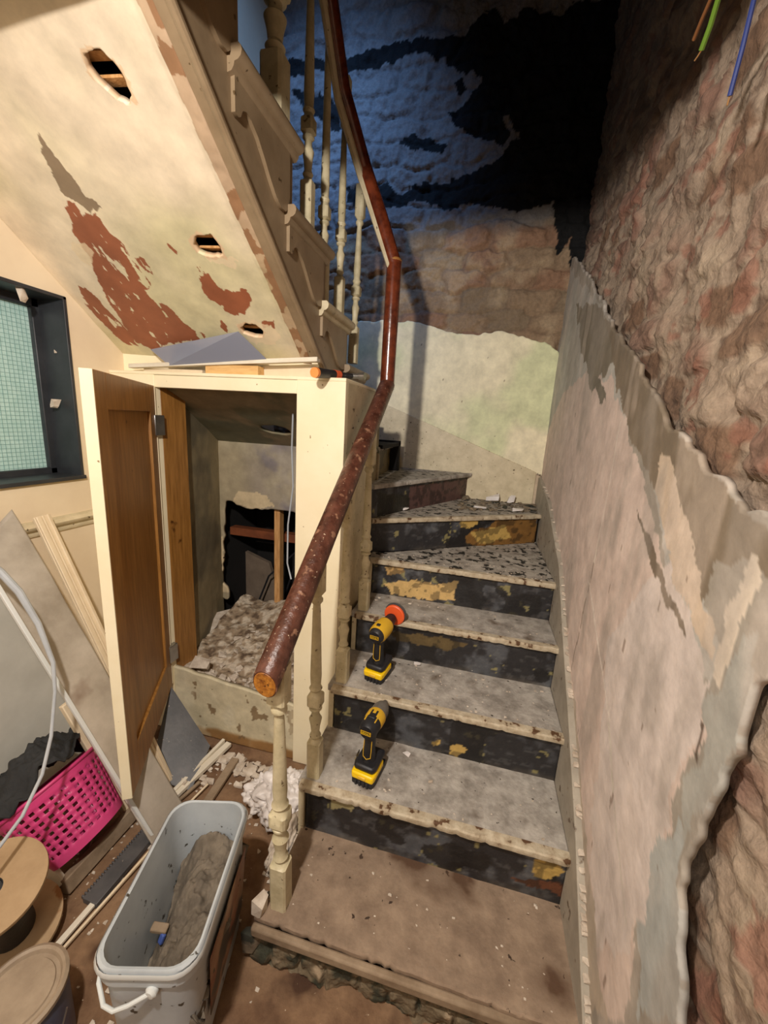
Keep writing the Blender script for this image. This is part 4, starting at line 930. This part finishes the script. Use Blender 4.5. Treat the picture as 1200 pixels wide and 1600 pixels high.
# ribbed dark strip and thin trims on the floor
A = pt(140,1412,z=.012); B = pt(240,1296,z=.012); d = (B-A); L = d.length; d.normalize(); sd = Vector((d.y,-d.x,0))
m = MB().bar(A, B, .055, .02)
for i in range(26):
    p = A+d*(L*(i+.5)/26)-sd*.030; m.bar(p, p+Vector((0,0,.012)), .010, .006, d)
tag(m.build('rubber_strip', mt['slate'], bevel=.002), 'dark grey ribbed strip lying beside the wooden frame', 'strip')
for i, (a, b, w, mm, lb) in enumerate((((70,1500),(243,1300),.018,'white_trim','widest pale trim length on the floor left of the tub'), ((92,1490),(250,1312),.008,'mould','thin tan trim on the floor closest to the tub'))):
    leaner('floor_trim', pt(*a, z=.012+.003*i), pt(*b, z=.014+.003*i), w, .010, mt[mm], lb, 'trim strip', (0,0,1))
# strips on the floor behind the tub
fs = [((268,1248),(358,1162),.028,.018,'white_trim','white channel strip lying nearest the plinth behind the tub'), ((272,1238),(350,1158),.014,.028,'white_trim','narrow white strip on edge touching the channel strip'),
      ((318,1262),(368,1186),.034,.014,'oldwood','flat brown plank lying just behind the white tub'), ((292,1258),(325,1225),.008,.006,'mould','short thin tan stick behind the tub'), ((280,1250),(312,1222),.012,.01,'oldwood','short dark stick between the white strips and brown plank')]
for a, b, w, h, mm, lb in fs: leaner('floor_strip', pt(*a, z=h/2+.01), pt(*b, z=h/2+.014), w, h, mt[mm], lb, 'timber strip', (0,0,1))
o = MB().prism([pt(266,1075,y=1.34), pt(327,1168,y=1.30), pt(298,1236,z=.008), pt(232,1215,z=.03)], (.0,.006,.004)).build('grey_board', mt['slate']); tag(o, 'dark grey dusty board leaning on the cupboard front behind the door', 'board')
for i, (u, v, s) in enumerate(((265,1205,.045),(286,1222,.02),(284,1186,.014))):
    p = pt(u, v, z=.03); o = MB().chunk(p, (s,s*.7,.012), 40+i).build('plaster_lump', mt['rubble'], smooth=0); tag(o, ['largest pale shard on the grey board behind the door', 'small pale lump nearest the white strips by the grey board', 'tiny pale lump at the middle of the grey board'][i], 'plaster chunk')
# grey cable loop
cp = [(-30,870,-1.30),(0,893,-1.27),(30,925,-1.23),(60,975,-1.19),(83,1035,-1.14),(86,1080,-1.12),(80,1150,-1.09),(66,1210,-1.07),(35,1275,-1.06),(0,1322,-1.05),(-30,1360,-1.04)]
o = MB().tube([pt(u,v,x=x) for u, v, x in cp], [.010,.010,.010,.008,.006,.0045,.0045,.0045,.0045,.0045,.0045], 10).build('grey_cable', mt['cable']); tag(o, 'pale grey cable looping down in front of the pink basket', 'cable')
o = MB().tube([pt(160,1245,z=.16), pt(148,1280,z=.10), pt(143,1312,z=.05), pt(140,1330,z=.03)], .0035, 6).build('thin_stick', mt['oldwood']); tag(o, 'thin bent stick resting against the pink basket', 'stick')
# cable drum
cd = thing('cable_drum', 'wooden cable drum with a black hub hole at the left frame edge', 'cable drum', (-1.06,.56,0))
c_ = pt(-12,1392,z=.29); er = (pt(66,1382,z=.29)-c_).length
T = Matrix.Translation(c_) @ Matrix.Rotation(R_(12),4,'Y') @ Matrix.Rotation(R_(12),4,'X')
MB().lathe([(.022,0),(er,0),(er+.001,.006),(er,.012),(.022,.012),(.022,.0)], 48, T).build('flange', mt['spool'], cd)
MB().lathe([(0,-.24),(.05,-.24),(.05,.004),(.021,.0125),(.019,.006),(0,.004)], 24, T).build('hub', mt['rubber'], cd)
MB().lathe([(.022,-.25),(er,-.25),(er,-.238),(.022,-.238)], 48, T).build('flange', mt['spool'], cd)
# paint can
pc = thing('paint_tin', 'large paint tin with a dusty lid at the bottom left corner', 'paint tin', (-.9,.45,0))
c_ = pt(30,1552,z=.20); er = .085
T = Matrix.Translation(Vector((c_.x,c_.y,0)))
MB().lathe([(er-.004,0),(er,.004),(er,.19)], 40, T).build('body', mt['can'], pc)
MB().lathe([(er+.0,.186),(er+.005,.192),(er+.005,.201),(er-.002,.205),(er-.008,.202),(er-.012,.1945),(er-.02,.1945),(er-.022,.198),(0,.198)], 40, T).build('lid', mt['lid'], pc)
cc = Vector((c_.x,c_.y,0)); MB().tube([cc+Vector((math.cos(a_)*(er+.012), math.sin(a_)*(er+.012), .15-.09*math.sin((a_+1.6)/1.9*math.pi if True else 0))) for a_ in np.linspace(-1.6,.3,16)], .002, 6).build('wire_handle', mt['steel'], pc)

# ------------------------------------------------------------------ white bags and floor rubble
def blob(name, c, r, seed, m_, amp=.35, fl=.5):
    def fn(s, t):
        a_ = s*2*math.pi; b_ = t*math.pi; D = np.stack([np.sin(b_)*np.cos(a_), np.sin(b_)*np.sin(a_), np.cos(b_)], 1)
        n = fbm(D+seed, 2.2, 4, seed)-.5; n2 = np.abs(fbm(D*1.+seed, 6, 3, seed+3)-.5)
        k = 1+amp*n*2-n2*.5; P = D*k[:,None]*np.array(r)+np.array(c); P[:,2] = np.maximum(P[:,2], .004); return P
    return grid(name, fn, 90, 50, m_)
c_ = pt(412,1250,z=.05)
bg = blob('plastic_bag', (c_.x+.0,c_.y+.02,.055), (.085,.075,.065), 3, mt['bag'], .6); tag(bg, 'crumpled white plastic bag with red and black print by the plinth', 'bag')
p = pt(431,1228,z=.10); MB().box((-.008,-.002,-.014), (.008,.002,.014), Matrix.Translation(p) @ Matrix.Rotation(.4,4,'X')).build('black_print', mt['rubber'], bg)
p = pt(427,1263,z=.085); MB().box((-.010,-.002,-.012), (.010,.002,.012), Matrix.Translation(p) @ Matrix.Rotation(-.6,4,'X')).build('red_print', mt['red'], bg)
c_ = pt(468,1230,z=.08); o = blob('plastic_sack', (-.585,1.16,.08), (.12,.11,.085), 5, mt['bag'], .5); tag(o, 'larger crumpled white sack between the plinth and the stair side', 'bag')
o = blob('rubble_sack', (-.50,.985,.07), (.045,.11,.075), 9, mt['rubble'], .45); tag(o, 'tan lumpy sack squeezed beside the lowest black riser', 'sack')
# crumbs: uncountable small debris
def crumbs(name, n, place, size, m_, label, seed):
    r = random.Random(seed); m = MB()
    for i in range(n):
        x, y, z = place(r); k = size*r.uniform(.4,1.6)*(1 if r.random() < .9 else 1.8); m.chunk((x,y,z+k*.2), (k,k*r.uniform(.5,1),k*.4), seed*1000+i)
    return tag(m.build(name, m_, smooth=0), label, 'debris', kind='stuff')
crumbs('floor_crumbs', 420, lambda r: (r.uniform(-1.4,-.42), r.uniform(.35,1.36), -.004), .006, mt['rubble'], 'pale plaster crumbs scattered on the dirt floor', 1)
crumbs('floor_grit', 260, lambda r: (r.uniform(-1.2,-.6)+.0, 1.32-abs(r.gauss(0,.07)), .002), .011, mt['rubble'], 'gritty rubble along the foot of the cupboard', 2)
def on_tread(r):
    k = r.choice((0,1,2,2,3,4,4)); y0 = YN[k]+.02; y1 = (YN[k+1] if k < 4 else 1.85)
    return (r.uniform(-.40,.34), r.uniform(y0,y1), ZN[k])
crumbs('tread_crumbs', 260, on_tread, .0035, mt['rubble'], 'small white plaster crumbs on the stair treads', 3)
def on_t5(r):
    x = r.uniform(-.1,.34); return (x, r.uniform(2.25+.5*max(0,x-.0),2.66), ZN[5])
crumbs('dark_crumbs', 160, on_t5, .012, mt['stone'], 'dark crumbled debris in the corner of the turning step', 4)
for i, (u, v, s) in enumerate(((768,768,.05),(795,773,.03),(750,790,.045),(810,795,.04),(635,793,.02))):
    p = pt(u, v, z=ZN[5]+.02); p.y = min(p.y, 2.62); o = MB().chunk((p.x,p.y,ZN[5]+(.03 if i < 2 else .012)), (s,s*.6,.03 if i < 2 else .010), 60+i).build('plaster_lump', mt['bag'], smooth=40)
    tag(o, ['round white plaster lump against the back wall on the turning step', 'small white lump right of the round one by the back wall', 'flat white flake left of centre on the turning step', 'flat white flake nearest the right wall on the turning step', 'small white lump at the foot of the narrow riser'][i], 'plaster chunk')
for i, (u, v, k) in enumerate(((652,1039,2),(742,1050,2),(635,1180,1))):
    p = pt(u, v, z=ZN[k]); o = MB().chunk((p.x,p.y,ZN[k]+.005), (.018,.010,.006), 90+i).build('plaster_flake', mt['bag'], smooth=0)
    tag(o, ['long white flake right of the upper drill', 'white flake at the middle of the third step', 'white flake right of the lower drill'][i], 'plaster chunk')

# ------------------------------------------------------------------ wires at the upper right
def wire(name, pts, r_, m_, label, tip=None):
    t = thing(name, label, 'wire', pts[-1]); MB().tube(pts, r_, 8).build('insulation', m_, t)
    if tip: MB().tube(tip, .0012, 6).build('bare_end', mt['copper'], t)
    return t
a = pt(1096,78,y=.90); b = pt(1122,0,y=.86); c = Vector((b.x+.02,.70,2.24))
wire('electric_wire', [c, b, pt(1110,40,y=.88), a], .0042, mt['green'], 'green wire with bare copper tip hanging at upper right', [a, pt(1090,88,y=.905), pt(1085,95,y=.91)])
a = pt(1084,62,y=.93); b = pt(1110,0,y=.88); wire('electric_wire', [Vector((b.x+.02,.70,2.24)), b, pt(1097,30,y=.905), a], .003, mt['yellow_wire'], 'brown wire hanging just left of the green wire')
a = pt(1140,150,y=.86); b = pt(1178,0,y=.82); wire('electric_wire', [Vector((b.x+.02,.70,2.24)), b, pt(1160,75,y=.84), a], .0036, mt['blue_wire'], 'blue wire dangling over the bare brickwork', [a, pt(1136,165,y=.862)])
